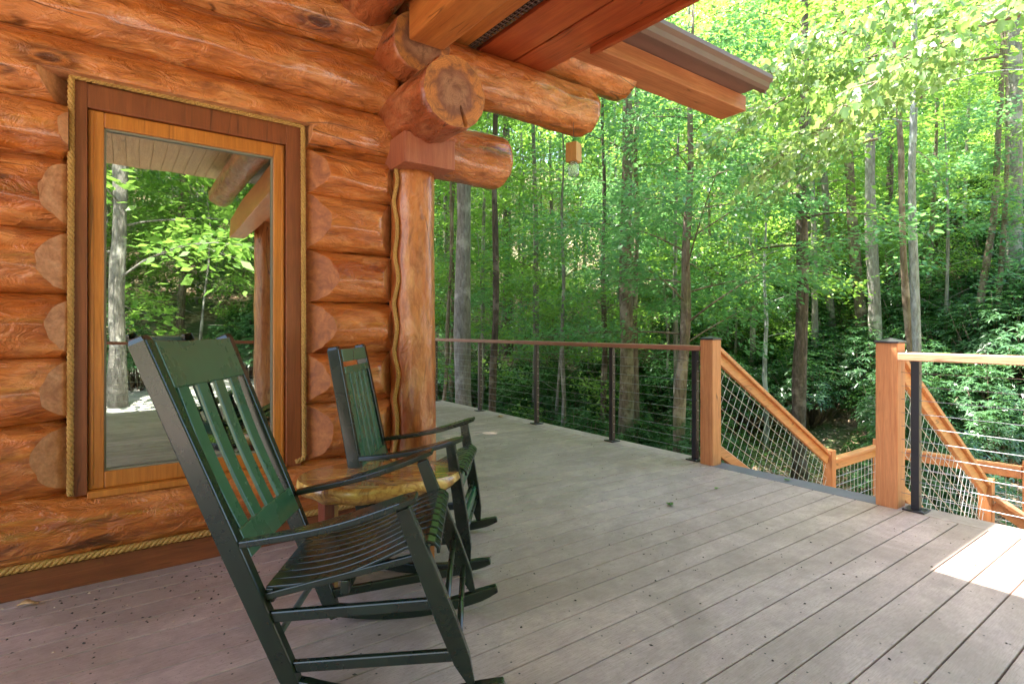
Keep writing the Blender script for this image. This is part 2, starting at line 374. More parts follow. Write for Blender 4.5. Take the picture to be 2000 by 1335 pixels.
# gravel clearing in front of the porch (seen in the window reflection)
gv = []; N = 40
for j in range(N):
    for i in range(N):
        x = -12 + 20*i/(N-1); y = -12 + 8.5*j/(N-1); gv.append((x, y, float(gh(x, y))+.03))
gi = [(j*N+i, j*N+i+1, (j+1)*N+i+1, (j+1)*N+i) for j in range(N-1) for i in range(N-1)]
tag(link('gravel_drive', np_mesh('gravel_drive', gv, gi, [GRAVEL], True)), kind='structure')

# ------------------------------------------------------------------ logs
def log_mesh(name, L, R0, R1=None, seed=0, mats=(LOG, ENDG, CUT, CUTD), cuts=(), seg=48, rough=1.0, round_end=0.03, crack=None, dx=.032):
    """log along local +x; cuts = [(point, outward normal, material index)]"""
    R1 = R1 or R0; n = max(8, int(L/dx)); vs = []; fs = []; mi = []
    rows = []
    xs = [i*L/n for i in range(n+1)]
    for x in xs:
        t = x/L; R = R0+(R1-R0)*t
        e = min(x, L-x); er = 1 - (round_end*(1-min(1, e/.05))**2 if e < .05 else 0)
        row = []
        oy = .012*rough*noise.noise(Vector((x*.8, seed*3.1, 0))); oz = .012*rough*noise.noise(Vector((x*.8, seed*7.7, 5)))
        for k in range(seg):
            a = 2*PI*k/seg; c, s_ = math.cos(a), math.sin(a)
            q = Vector((x*2.1, c*1.7+seed*5, s_*1.7)); q2 = Vector((x*6, c*3.5+seed*9, s_*3.5))
            f = noise.noise(q); g = noise.noise(q2)
            fl = noise.noise(Vector((x*.9, c*2.3+seed*2, s_*2.3)))
            h1 = noise.noise(Vector((x*3.1+seed, c*2.4, s_*2.4))); h2 = noise.noise(Vector((x*9+seed*3, c*5, s_*5)))
            r = R*(1 + rough*(.045*f + .008*g - .06*max(0, fl-.05) - .085*abs(h1) - .010*abs(h2) + .022))*er
            row.append(len(vs)); vs.append((x, c*r+oy, s_*r+oz))
        rows.append(row)
    for i in range(n):
        for k in range(seg):
            k2 = (k+1)%seg; fs.append((rows[i][k], rows[i+1][k], rows[i+1][k2], rows[i][k2])); mi.append(0)
    for row, x, rev in ((rows[0], 0, True), (rows[-1], L, False)):
        prev = row; C0 = Vector((x, 0, 0)); NR = 8
        for j in range(1, NR):
            cur = []
            for k in range(seg):
                p = Vector(vs[row[k]]); t = j/NR; q = p.lerp(C0, t); q.x = x
                if crack and rev:
                    a = 2*PI*k/seg; da = abs((a-crack+PI)%(2*PI)-PI)
                    if da < 1.5*PI/seg*1.0 and t < .62: q.x += .05
                q.x += .0025*noise.noise(q*30)
                cur.append(len(vs)); vs.append(tuple(q))
            for k in range(seg):
                k2 = (k+1)%seg; f = (prev[k], prev[k2], cur[k2], cur[k]); fs.append(f if not rev else f[::-1]); mi.append(1)
            prev = cur
        f = tuple(prev); fs.append(f if not rev else f[::-1]); mi.append(1)
    me = bpy.data.meshes.new(name); me.from_pydata(vs, [], fs)
    for m in mats: me.materials.append(m)
    me.polygons.foreach_set('material_index', mi)
    me.polygons.foreach_set('use_smooth', [m == 0 for m in mi])
    if True:
        bm = bmesh.new(); bm.from_mesh(me); bmesh.ops.recalc_face_normals(bm, faces=bm.faces)
        for p, nrm, m in cuts:
            r = bmesh.ops.bisect_plane(bm, geom=bm.verts[:]+bm.edges[:]+bm.faces[:], plane_co=Vector(p), plane_no=Vector(nrm).normalized(), clear_outer=True, dist=1e-5)
            ed = [e for e in r['geom_cut'] if isinstance(e, bmesh.types.BMEdge)]
            if ed:
                nf = bmesh.ops.edgenet_fill(bm, edges=ed)['faces']
                for f in nf: f.material_index = m; f.smooth = False
        bmesh.ops.recalc_face_normals(bm, faces=bm.faces)
        bm.to_mesh(me); bm.free()
    me.update(); return me
cabin = empty('log_cabin', (0, 3.2, 0))
tag(cabin, 'orange stained log cabin with rope trimmed window, stacked log corner and brown eave', 'cabin')
def CP(p): return Vector(p) - Vector((0, 3.2, 0))      # world -> cabin local
def lx(name, x0, x1, y, z, R, R1=None, seed=0, cuts=(), **k):
    me = log_mesh(name, x1-x0, R, R1, seed, cuts=[((a[0]-x0, a[1]-y, a[2]-z), b, m) for a, b, m in cuts], **k)
    return link(name, me, cabin, CP((x0, y, z)))
def ly(name, x, y0, y1, z, R, R1=None, seed=0, mats=(LOGY, ENDG, CUT, CUTD), **k):
    me = log_mesh(name, y1-y0, R, R1, seed, mats=mats, **k)
    o = link(name, me, cabin, CP((x, y0, z))); o.rotation_euler = (0, 0, PI/2); return o
seams = [.42, .77, 1.06, 1.365, 1.66, 2.0, 2.24]
WX0, WX1 = -.205, .835                                   # log opening of the window
n_ = 0
for z0, z1 in zip(seams[:-1], seams[1:]):
    n_ += 1; zc = (z0+z1)/2; R = (z1-z0)/2 + .012; yc = 3.170 + R
    bl = (.125,.095,.08,.10,.10,.03)[n_-1]; br = .16 + .03*math.cos(n_*1.7)
    lx('log', -3.2, WX0, yc, zc, R*1.02, R*.99, n_, cuts=[((WX0-bl, 3.175, zc), (.60,-.80,0), 2)])
    lx('log', WX1, 1.392, yc, zc, R, R*.98, n_+20, cuts=[((WX1+br, 3.175, zc), (-.60,-.80,0), 3), ((1.325-.02*(n_%3), 3.175, zc), (.72,-.70,0), 2)])
lx('log', -3.2, 1.46, 3.35, .275, .172, .168, 41)          # sill course
for i, (z0, z1, xe) in enumerate(((2.24,2.56,2.24), (2.56,2.90,1.42), (2.90,3.25,1.42), (3.25,3.6,1.42))):
    R = (z1-z0)/2 + .012
    o = lx('log', -3.2, 1.40, 3.175+R-.01*i, (z0+z1)/2, R*1.05, R*.97, 50+i)
    if i == 0: lintel = o
def notch(o):
    bm = bmesh.new(); pts = [(-.208,3.42),(-.208,3.335),(-.375,3.08),(.92,3.08),(.842,3.335),(.842,3.42)]
    lo = [bm.verts.new(CP((x,y,2.0))) for x, y in pts]; hi = [bm.verts.new(CP((x,y,2.374))) for x, y in pts]; n = len(pts)
    bm.faces.new(lo[::-1]); bm.faces.new(hi)
    for i in range(n): bm.faces.new((lo[i], lo[(i+1)%n], hi[(i+1)%n], hi[i]))
    bmesh.ops.recalc_face_normals(bm, faces=bm.faces)
    for f in bm.faces: f.material_index = 2
    me = bpy.data.meshes.new('cut'); bm.to_mesh(me); bm.free()
    for m_ in (LOG, ENDG, CUT, CUTD): me.materials.append(m_)
    c = link('cut', me, cabin); md = o.modifiers.new('notch', 'BOOLEAN'); md.object = c; md.operation = 'DIFFERENCE'; md.solver = 'EXACT'
    bpy.context.view_layer.update(); dg = bpy.context.evaluated_depsgraph_get()
    nm = bpy.data.meshes.new_from_object(o.evaluated_get(dg)); o.modifiers.clear(); o.data = nm; bpy.data.objects.remove(c)
notch(lintel)
# corbelled log ends running past the corner
lx('corbel_log', 1.40, 2.24, 3.25, 2.40, .182, .18, 61, round_end=.22, dx=.02)
lx('corbel_log', 1.42, 3.06, 3.22, 2.935, .185, .185, 62, round_end=.2, dx=.03)
lx('corbel_log', 1.42, 3.52, 3.24, 3.36, .19, .19, 63, round_end=.2, dx=.04)
# logs of the side wall, ends showing at the corner
ly('side_log', 1.515, 2.66, 6.0, 2.535, .202, .205, 71, round_end=.03, crack=PI*1.5-.38, dx=.05, seg=64)
ly('side_log', 1.47, 2.98, 6.0, 2.93, .19, .19, 72)
ly('purlin', 1.19, -2.6, 3.3, 3.20, .165, .165, 73)
for i, (z0, z1) in enumerate(zip([.0]+seams[:-1], seams)):
    ly('side_log', 1.62, 3.50, 9.3, (z0+z1)/2, (z1-z0)/2+.02, None, 80+i, seg=20, dx=.2)
# solid core of the walls, dark room behind the window
b = MB(); b.box((-3.2,3.43,0), (WX0,3.50,3.6)); b.box((WX1,3.43,0), (1.5,3.50,3.6)); b.box((WX0,3.43,2.30), (WX1,3.50,3.6)); b.box((WX0,3.43,0), (WX1,3.50,.42))
b.box((-3.2,7,0), (1.5,7.1,3.6)); b.box((-3.3,3.43,0), (-3.2,7,3.6)); b.box((1.5,3.43,0), (1.56,7,3.6)); b.box((-3.2,3.5,-.05), (1.5,7,0)); b.box((-3.2,3.5,3.55), (1.5,7,3.6))
for i in range(len(b.v)): b.v[i] = tuple(CP(b.v[i]))
b.build('wall_core', DARKIN, cabin)
# skirt board
b = MB(); b.box(CP((-3.2,3.235,0)), CP((1.40,3.30,.118))); b.build('skirt_board', SKIRT, cabin, bevel=.004)
# corner post (peeled log column), cap block
def column_mesh(name, H, R0, R1, seed, mats):
    me = log_mesh(name, H, R0, R1, seed, mats=mats, seg=44, rough=.6, round_end=.0)
    for v in me.vertices: v.co = (v.co.y, v.co.z, v.co.x)
    bm = bmesh.new(); bm.from_mesh(me); bmesh.ops.recalc_face_normals(bm, faces=bm.faces); bm.to_mesh(me); bm.free(); return me
colm = column_mesh('column', 2.2, .150, .138, 91, (POSTM, ENDG, CUT, CUTD))
link('column', colm, cabin, CP((1.520, 3.225, 0)))
b = MB(); b.box(CP((1.352,2.975,2.195)), CP((1.692,3.36,2.378))); b.build('cap_block', BLOCKM, cabin, bevel=.006)
# ------------------------------------------------------------------ ropes
def rope_build(name, pts, r=.0165, parent=None, pitch=.075, per=9):
    """three-strand laid rope along a polyline"""
    pts = [Vector(p) for p in pts]; seg = []; tot = 0
    for a, c in zip(pts[:-1], pts[1:]): seg.append((tot, a, c)); tot += (c-a).length
    n = int(tot/pitch*per); out = []
    for i in range(n+1):
        s = min(tot*i/n, tot-1e-6)
        for st, a, c in reversed(seg):
            if s >= st: out.append(a.lerp(c, (s-st)/(c-a).length)); break
    # smooth
    for _ in range(3):
        out = [out[0]] + [(out[i-1]+out[i]*2+out[i+1])/4 for i in range(1, len(out)-1)] + [out[-1]]
    b = MB(); fr = []; ref = Vector((0, -1, .01))
    for i, p in enumerate(out):
        d = (out[min(i+1,n)] - out[max(i-1,0)]).normalized(); a = (ref-d*ref.dot(d)).normalized(); ref = a; fr.append((p, a, d.cross(a)))
    for k in range(3):
        path = []
        for i, (p, a, c) in enumerate(fr):
            t = -2*PI*(tot*i/n)/pitch + 2*PI*k/3; jit = 1 + .1*noise.noise(Vector((i*.13, k, 0)))
            path.append(p + (a*math.cos(t) + c*math.sin(t))*r*.52*jit)
        b.tube(path, r*.56, 6)
    return b.build(name, ROPE, parent, smooth=True)
YW = 3.232
rope_build('rope', [CP((-.20,YW,.43)), CP((-.196,YW,2.375)), CP((.838,YW,2.366)), CP((.846,YW,.46)), CP((.80,YW,.445))], .0138, cabin)
rope_build('rope', [CP((-3.2,3.222,.142)), CP((1.40,3.222,.142))], .0175, cabin)
wp = []
zz = 2.2
k = 0
while zz > .15:
    j = min(range(len(seams)), key=lambda i: abs(seams[i]-zz)); dz = abs(seams[j]-zz)
    wp.append(CP((1.384 - .016*(1-min(1, dz/.13)) + .005*math.sin(zz*9), 3.150 + .02*max(0, 1-dz/.13), zz))); zz -= .035
rope_build('rope', wp, .0130, cabin)
# ------------------------------------------------------------------ window
win = empty('window', CP((.315, 3.30, 1.35)), parent=cabin)
def WP(p): return Vector(p) - Vector((.315, 3.30, 1.35))
GX0, GX1, GZ0, GZ1 = -.075, .688, .515, 2.172
FX0, FX1, FZ0, FZ1 = -.136, .748, .437, 2.245
def wbox(name, a, c, mat, bevel=.003):
    m = MB(); m.box(WP(a), WP(c)); return m.build(name, mat, win, bevel=bevel)
wbox('casing', (-.192,3.245,.42), (FX0-.002,3.44,2.365), CASING); wbox('casing', (FX1+.002,3.245,.42), (.832,3.44,2.365), CASING)
wbox('casing', (FX0-.002,3.2475,FZ1+.002), (FX1+.002,3.44,2.36), CASING)
wbox('sill', (FX0-.002,3.228,.405), (FX1+.002,3.44,FZ0-.001), SASH)
for nm, a, c in (('frame',(FX0,3.268,FZ0),(GX0,3.35,FZ1)), ('frame',(GX1,3.268,FZ0),(FX1,3.35,FZ1)), ('frame',(GX0,3.2695,GZ1),(GX1,3.35,FZ1)), ('frame',(GX0,3.2695,FZ0),(GX1,3.35,GZ0))):
    wbox(nm, a, c, SASH, .005)
for a, c in (((FX0+.008,3.262,FZ0+.02),(FX0+.02,3.2679,FZ1-.008)), ((FX1-.02,3.262,FZ0+.02),(FX1-.008,3.2679,FZ1-.008))): wbox('frame_bead', a, c, SASH, .002)
m = MB()
for a, c in (((GX0,3.285,GZ0),(GX0+.008,3.30,GZ1)), ((GX1-.008,3.285,GZ0),(GX1,3.30,GZ1)), ((GX0+.008,3.285,GZ1-.008),(GX1-.008,3.30,GZ1)), ((GX0+.008,3.285,GZ0),(GX1-.008,3.30,GZ0+.008))): m.box(WP(a), WP(c))
m.build('gasket', GASKET, win)
m = MB(); m.box(WP((GX0,3.301,GZ0)), WP((GX1,3.307,GZ1))); m.build('pane', GLASS, win)
# ------------------------------------------------------------------ eave, soffit, beams, roofs
def cbox(name, a, c, mat, bevel=.004, parent=cabin):
    m = MB(); m.box(CP(a), CP(c)); return m.build(name, mat, parent, bevel=bevel)
SY0, SY1 = -2.9, 3.30
def slope_bar(name, x0, x1, z, th, mat, y0=SY0, y1=SY1, bevel=.004):
    s = .045; m = MB(); vs = []
    for y in (y0, y1):
        zz = z + s*(y-3.2)
        vs += [CP((x0,y,zz)), CP((x1,y,zz)), CP((x1,y,zz+th)), CP((x0,y,zz+th))]
    m.add(vs, ((3,2,1,0),(4,5,6,7),(0,1,5,4),(1,2,6,5),(2,3,7,6),(3,0,4,7))); return m.build(name, mat, cabin, bevel=bevel)
slope_bar('rafter', 1.35, 1.578, 2.897, .32, SOFF2, y1=2.92, bevel=.012)
slope_bar('soffit_board', 1.582, 1.905, 3.125, .03, SOFF2)
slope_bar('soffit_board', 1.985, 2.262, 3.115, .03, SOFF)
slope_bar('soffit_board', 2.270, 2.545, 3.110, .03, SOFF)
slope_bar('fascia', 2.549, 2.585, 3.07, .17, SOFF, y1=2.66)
slope_bar('vent_backing', 1.90, 1.99, 3.165, .01, DARKIN)
m = MB(); y = SY0
while y < 3.25:
    zz = 3.140 + .045*(y-3.2)
    m.bar(CP((1.91,y,zz)), CP((1.98,y+.004,zz)), .005, .005)
    for xo in (1.925, 1.965): m.bar(CP((xo,y-.012,zz-.004)), CP((xo,y+.012,zz-.004)), .004, .004)
    y += .042
for xo in (1.945,): m.bar(CP((xo,SY0,3.140+.045*(SY0-3.2))), CP((xo,3.25,3.142)), .004, .004)
m.build('vent_strip', plain('vent_wire', (.20,.12,.09), .5), cabin)
# porch ceiling planks (overhead and in the window reflection)
CEIL = mat_timber('ceiling_plank', (.42,.22,.10), (.55,.32,.16), .5, 'y')
pm = MB(); pm.box((0,0,0), (.138,6.1,.02)); pmesh = pm.mesh('ceiling_plank', CEIL)
for i in range(33):
    o = link('ceiling_plank', pmesh, cabin, CP((-3.2+.1405*i, -2.9, 3.53)), .003, 1)
cbox('porch_roof', (-3.3,-3.0,3.56), (2.60,3.5,3.62), SHING)
0 and cbox('plate_beam', (-3.3,-2.72,3.0), (1.3,-2.48,3.30), SOFF)
cbox('upper_trim', (-3.2,3.04,3.09), (1.30,3.10,3.50), SOFF)
link('column', colm, cabin, CP((1.80, -2.6, 0.0))).scale = (1,1,1.36)
link('column', colm, cabin, CP((-2.6, -2.6, 0.0))).scale = (1,1,1.36)
# header beam under the small eave, soffit, gutter, hip roof
cbox('header_beam', (2.5,2.885,3.262), (4.79,3.15,3.405), BEAMM, .006)
cbox('eave_soffit', (2.585,2.70,3.408), (4.72,3.12,3.43), GUTTER, 0)
def gutter():
    prof = [(0,0),(-.045,0),(-.075,.02),(-.085,.06),(-.115,.085),(-.115,.12),(-.108,.12),(-.108,.09),(-.078,.066),(-.066,.026),(-.04,.006),(-.004,.006),(-.004,.12),(0,.12)]
    m = MB(); x0, x1 = 2.60, 4.80; y0, z0 = 2.74, 3.385
    vs = [CP((x0,y0+p[0],z0+p[1])) for p in prof] + [CP((x1,y0+p[0],z0+p[1])) for p in prof]; n = len(prof)
    m.add(vs, [(i, (i+1)%n, n+(i+1)%n, n+i) for i in range(n)])
    ep = [(0,0),(-.045,0),(-.075,.02),(-.085,.06),(-.115,.085),(-.115,.12),(0,.12)]
    for xx in (x0+.002, x1-.003):
        q = [CP((xx,y0+p[0],z0+p[1])) for p in ep] + [CP((xx+.003,y0+p[0],z0+p[1])) for p in ep]
        m.add(q, [tuple(range(6,-1,-1)), tuple(range(7,14))] + [(i,(i+1)%7,7+(i+1)%7,7+i) for i in range(7)])
    return m.build('gutter', GUTTER, cabin)
gutter()
mS = .90; Y9 = 9.5
def slab(name, x0, x1, y0, y1, z0, th, mat):
    m = MB(); z1 = z0+(y1-y0)*mS; q = [CP((x0,y0,z0)),CP((x1,y0,z0)),CP((x1,y1,z1)),CP((x0,y1,z1))]
    m.add(q + [v+Vector((0,0,-th)) for v in q], [(0,1,2,3),(7,6,5,4),(0,4,5,1),(1,5,6,2),(2,6,7,3),(3,7,4,0)]); return m.build(name, mat, cabin)
slab('eave_roof', 2.60, 4.80, 2.70, Y9, 3.49, .07, SHING)
slab('main_roof', -3.4, 2.95, 3.45, Y9, 3.56+.35, .10, SHING)
slab('rake_board', 4.803, 4.83, 2.71, Y9, 3.505, .14, GUTTER)
sh = MB(); nrm = Vector((0,-mS,1)).normalized(); r_ = random.Random(3)
for j in range(30):
    t0 = j*.125; x = 2.6; xmax = 4.845
    while x < xmax:
        wd = r_.uniform(.14,.26); x1 = min(x+wd, xmax); p = CP((0,2.66+t0,3.455+t0*mS)); d = Vector((0,1,mS))
        lift = nrm*r_.uniform(.018,.026); t1 = .17
        q = [Vector((x,0,0))+p+lift, Vector((x1-.006,0,0))+p+lift, Vector((x1-.006,0,0))+p+d*t1+nrm*.005, Vector((x,0,0))+p+d*t1+nrm*.005]
        sh.add(q + [v-nrm*.012 for v in q], [(0,1,2,3),(7,6,5,4),(0,4,5,1),(1,5,6,2),(2,6,7,3),(3,7,4,0)]); x = x1
tag(sh.build('shingles', SHING, cabin), kind='stuff')

# ------------------------------------------------------------------ hanging lantern
lan = empty('jar_lantern', (2.80, 3.10, 2.62)); tag(lan, 'small wooden block lantern with a clear glass jar hanging below the roof log', 'lantern')
m = MB(); m.box((-.046,-.046,-.145), (.046,.046,0)); m.build('wooden_block', mat_timber('lantern_block', (.52,.25,.07), (.66,.38,.12), .5, 'z'), lan, bevel=.004).rotation_euler = (0,0,.35)
prof = [(.0,-.247),(.034,-.247),(.040,-.24),(.042,-.225),(.042,-.175),(.036,-.160),(.030,-.152),(.030,-.146),(.0265,-.146),(.0265,-.153),(.033,-.163),(.038,-.177),(.038,-.224),(.034,-.24),(0,-.242)]
vs = []; fs = []; S = 20
for i, (r, z) in enumerate(prof):
    for k in range(S): a = 2*PI*k/S; vs.append((max(r,.0005)*math.cos(a), max(r,.0005)*math.sin(a), z))
for i in range(len(prof)-1):
    for k in range(S): k2=(k+1)%S; fs.append((i*S+k,i*S+k2,(i+1)*S+k2,(i+1)*S+k))
m = MB(); m.add(vs, fs); m.build('jar', JAR, lan, smooth=True)
m = MB(); m.tube([(0,0,0),(0,0,.16)], .0022, 6); m.build('hanging_wire', BLACKM, lan)

# ------------------------------------------------------------------ deck
deck = empty('deck', (0,0,0)); tag(deck, kind='structure')
SP = .1453; Y0 = .833
bm_ = MB(); bm_.box((-3.6, .0025, -.025), (4.205, SP-.0032, 0)); bmesh_ = bm_.mesh('board', DECKM)
kk = int(math.floor((-3.0-Y0)/SP)); 
while Y0 + kk*SP < 10.4:
    y = Y0 + kk*SP; kk += 1
    o = link('board', bmesh_, deck, (0, y, random.uniform(-.0006,.0006)), .004, 2)
# border boards along the outer edge, butted to the ends of the planks
def border(y0, y1, mat=DECKM, x0=4.2085, x1=4.40, nm='border_board', z=0):
    m = MB(); m.box((0,0,-.025), (y1-y0, x1-x0, 0)); o = m.build(nm, mat, deck, bevel=.004); o.rotation_euler = (0,0,PI/2); o.location = (x1, y0, z); return o
border(-3.0, 1.51); border(1.513, 2.917, NOSE, nm='nosing_board'); border(2.920, 6.6); border(6.603, 10.4)
m = MB(); m.box((-3.6,-3.0,-.25), (4.36,10.3,-.0275)); m.build('joist_frame', SKIRT, deck)
m = MB()
for yy in (-2.9, 0, 1.45, 3.0, 6, 9):
    for xx in (-3.4, 0, 4.2): m.box((xx,yy,-3.6), (xx+.14,yy+.14,-.25))
m.build('support_post', SKIRT, deck)

# ------------------------------------------------------------------ railings
RX = 4.275
def steel_post(par, y, foot=True):
    m = MB(); m.box((RX-.024,y-.024,.012), (RX+.024,y+.024,1.005)); o = m.build('steel_post', BLACKM, par, bevel=.004)
    m = MB(); m.box((RX-.062,y-.062,.0015), (RX+.062,y+.062,.0115)); m.build('base_plate', BLACKM, o, bevel=.003)
    m = MB()
    for dx, dy in ((-1,-1),(1,-1),(1,1),(-1,1)): m.tube([(RX+.047*dx,y+.047*dy,.011),(RX+.047*dx,y+.047*dy,.017)], .007, 6)
    m.build('bolt', STEEL, o)
    m = MB()
    for k in range(10): z = .10+.09*k; m.tube([(RX,y-.03,z),(RX,y+.03,z)], .006, 6)
    m.build('cable_fitting', STEEL, o)
def wood_post(par, x, y, z0, z1, w=.128, cap=True, mat=CEDARZ):
    m = MB(); m.box((x-w/2,y-w/2,z0), (x+w/2,y+w/2,z1)); o = m.build('wood_post', mat, par, bevel=.006)
    if cap:
        c = w/2+.006; m = MB(); m.add([(x-c,y-c,z1),(x+c,y-c,z1),(x+c,y+c,z1),(x-c,y+c,z1),(x-c,y-c,z1+.013),(x+c,y-c,z1+.013),(x+c,y+c,z1+.013),(x-c,y+c,z1+.013),(x,y,z1+.035)],
            [(0,1,5,4),(1,2,6,5),(2,3,7,6),(3,0,4,7),(4,5,8),(5,6,8),(6,7,8),(7,4,8),(3,2,1,0)])
        m.build('post_cap', BLACKM, o, bevel=.002)
    return o
def cables(par, y0, y1, x=RX, n=10):
    for k in range(n):
        z = .10+.09*k; m = MB(); N = 10
        m.tube([(x, y0+(y1-y0)*i/N, z-.004*math.sin(PI*i/N)*random.random()) for i in range(N+1)], .0019, 5, cap=False); m.build('cable', STEEL, par)
rail1 = empty('deck_railing', (0,0,0)); tag(rail1, 'long cable railing with black posts and brown wooden top rail ending at the stair post', 'railing')
YP = [3.075, 4.12, 5.43, 6.78, 8.17, 9.5]
for y in YP: steel_post(rail1, y)
wood_post(rail1, RX, 2.915, -.3, 1.108)
m = MB(); m.box((RX-.07,0,-.022), (RX+.07,7.2,.022)); m.build('top_rail', TRAIL, rail1, bevel=.006, loc=(0,2.982,1.030))
cables(rail1, 2.98, 10.1)
rail2 = empty('deck_railing', (0,0,0)); tag(rail2, 'sunlit cable railing right of the stairs with a wooden top rail toned pale for the sun', 'railing')
wood_post(rail2, RX, 1.515, -.3, 1.108, .132)
for y in (1.365, .05, -1.25, -2.6): steel_post(rail2, y)
m = MB(); m.box((RX-.07,0,-.026), (RX+.07,4.5,.026)); m.build('top_rail', mat_timber('sun_toned_top_rail', (.56,.30,.17), (.68,.40,.24), .5, 'y'), rail2, bevel=.006, loc=(0,-3.05,1.018))  # paler than the other top rail, sunlight put into its colour
cables(rail2, -3.0, 1.45)
# porch-front railing behind the camera (window reflection)
rail3 = empty('deck_railing', (0,0,0)); tag(rail3, 'dark porch railing seen reflected in the window glass', 'railing')
m = MB(); m.box((-3.2,-2.87,.99), (4.2,-2.73,1.035)); m.build('top_rail', TRAIL, rail3)
for x in (-2.0,-.7,.6,3.0):
    m = MB(); m.box((x-.024,-2.824,0.002), (x+.024,-2.776,.99)); m.build('steel_post', BLACKM, rail3)
for k in range(10):
    m = MB(); m.tube([(-3.2,-2.8,.1+.09*k),(4.2,-2.8,.1+.09*k)], .0024, 5); m.build('cable', STEEL, rail3)

# ------------------------------------------------------------------ stairs
YL, YR = 2.86, 1.57
stair = empty('staircase', (4.4, 2.2, 0)); tag(stair, 'cedar staircase going down from the deck to a small landing', 'staircase')
def SPt(p): return Vector(p) - Vector((4.4,2.2,0))
NS = 7; RISE = .181; RUN = .292
for k in range(NS):
    x = 4.405 + RUN*k; z = -RISE*(k+1)
    if k < NS-1 or True:
        for h in (0, 1):
            m = MB(); m.box(SPt((x+h*.147,YR,z-.035)), SPt((x+.143+h*.147,YL,z))); m.build('tread', CEDAR, stair, bevel=.004)
for y in (YR-.045, YL+.003):
    m = MB(); a = SPt((4.405,y,-.07)); q = SPt((4.405+RUN*NS,y,-.07-RISE*NS)); h = .26
    vs = [a, a+Vector((0,0,-h)), q+Vector((0,0,-h)), q]; m.add(vs + [v+Vector((0,.042,0)) for v in vs], [(0,1,2,3),(7,6,5,4),(0,4,5,1),(1,5,6,2),(2,6,7,3),(3,7,4,0)])
    m.build('stringer', CEDAR, stair, bevel=.004)
XL0 = 4.405+RUN*NS + .003; XL1 = 7.92; ZL = -RISE*NS-.0
for i in range(int((XL1-XL0)/.145)+1):
    x = XL0 + .146*i
    m = MB(); m.box(SPt((x,1.50,ZL-.035)), SPt((min(x+.141,XL1+.05),2.97,ZL))); m.build('landing_board', CEDAR, stair, bevel=.004)
m = MB()
for (x, y) in ((6.44,1.53),(7.82,1.53),(6.44,2.86),(7.82,2.86)): m.box(SPt((x,y,-4)), SPt((x+.12,y+.10,ZL-.04)))
m.build('landing_leg', CEDARZ, stair)
# second flight toward -y
for k in range(8):
    y = 1.49-.29*k; z = ZL-.181*(k+1)
    m = MB(); m.box(SPt((6.5,y-.28,z-.035)), SPt((7.80,y,z))); m.build('tread', CEDAR, stair, bevel=.004)
def stair_rail(par, p, q, h_top, h_low, wires=True, ang=None, pz=(.0,.0)):
    """top rail (cap + face board), lower rail and a welded wire panel between foot points p and q"""
    p = Vector(p); q = Vector(q); up = Vector((0,0,1)); d = q-p
    hd = Vector((d.x,d.y,0)).normalized(); L = Vector((d.x,d.y,0)).length; sl = d.z/L
    side = Vector((-hd.y, hd.x, 0))
    m = MB(); m.bar(p+up*h_top, q+up*h_top, .092, .036); m.build('rail_cap', CEDAR, par, bevel=.006)
    m = MB(); m.bar(p+up*(h_top-.072), q+up*(h_top-.072), .036, .088); m.build('upper_rail', CEDAR, par, bevel=.005)
    m = MB(); m.bar(p+up*h_low, q+up*h_low, .040, .088); m.build('lower_rail', CEDAR, par, bevel=.005)
    if not wires: return
    hb = h_low+.03; ht = h_top-.10; sd = d.normalized(); pn = Vector((-sd.z*hd.x, -sd.z*hd.y, math.hypot(sd.x,sd.y)))
    def inside(P):
        r = P-p; s = r.dot(hd); h = r.z - sl*s
        return 0 <= s <= L and hb <= h <= ht
    m = MB(); c = math.hypot(1, sl); sp = .098
    n = int((ht-hb)/c/sp)
    for k in range(n+1):
        h = hb + .03 + k*sp*c
        if h < ht: m.tube([p+up*h, q+up*h], .0022, 5, cap=False)
    # wires square to the slope
    tot = d.length; k = -8
    while k*sp < tot+1:
        base = p + up*hb + sd*(k*sp); seg = []
        for t in np.linspace(0, (ht-hb)*1.02, 50):
            P = base + pn*t + side*.005
            if inside(P): seg.append(P)
        if len(seg) > 3: m.tube([seg[0], seg[-1]], .0022, 5, cap=False)
        k += 1
    m.build('wire_mesh', WIRE, par)
sr1 = empty('stair_railing', (0,0,0)); tag(sr1, 'cedar stair railing with wire mesh on the far left side of the steps', 'railing')
yA = 2.915
stair_rail(sr1, (4.345,yA,0), (6.46,yA,-1.235), 1.035, .13)
wood_post(sr1, 6.53, yA, -2.6, -.165, .10, False)
stair_rail(sr1, (6.585,yA,-1.27), (7.80,yA,-1.27), .98, .12)
wood_post(sr1, 7.86, yA, -2.6, -.20, .10, False)
stair_rail(sr1, (7.86,2.86,-1.27), (7.86,1.55,-1.27), .98, .12)
wood_post(sr1, 7.86, 1.49, -2.6, -.2, .10, False)
stair_rail(sr1, (7.86,1.43,-1.30), (7.86,-.9,-2.72), .96, .12)
sr2 = empty('stair_railing', (0,0,0)); tag(sr2, 'cedar stair railing with wire mesh behind the black post on the right', 'railing')
yB = 1.515
stair_rail(sr2, (4.345,yB,0), (6.38,yB,-1.235), 1.035, .13)
wood_post(sr2, 6.44, yB, -2.6, -.165, .10, False)
stair_rail(sr2, (6.44,1.46,-1.30), (6.44,-.9,-2.72), .98, .12)

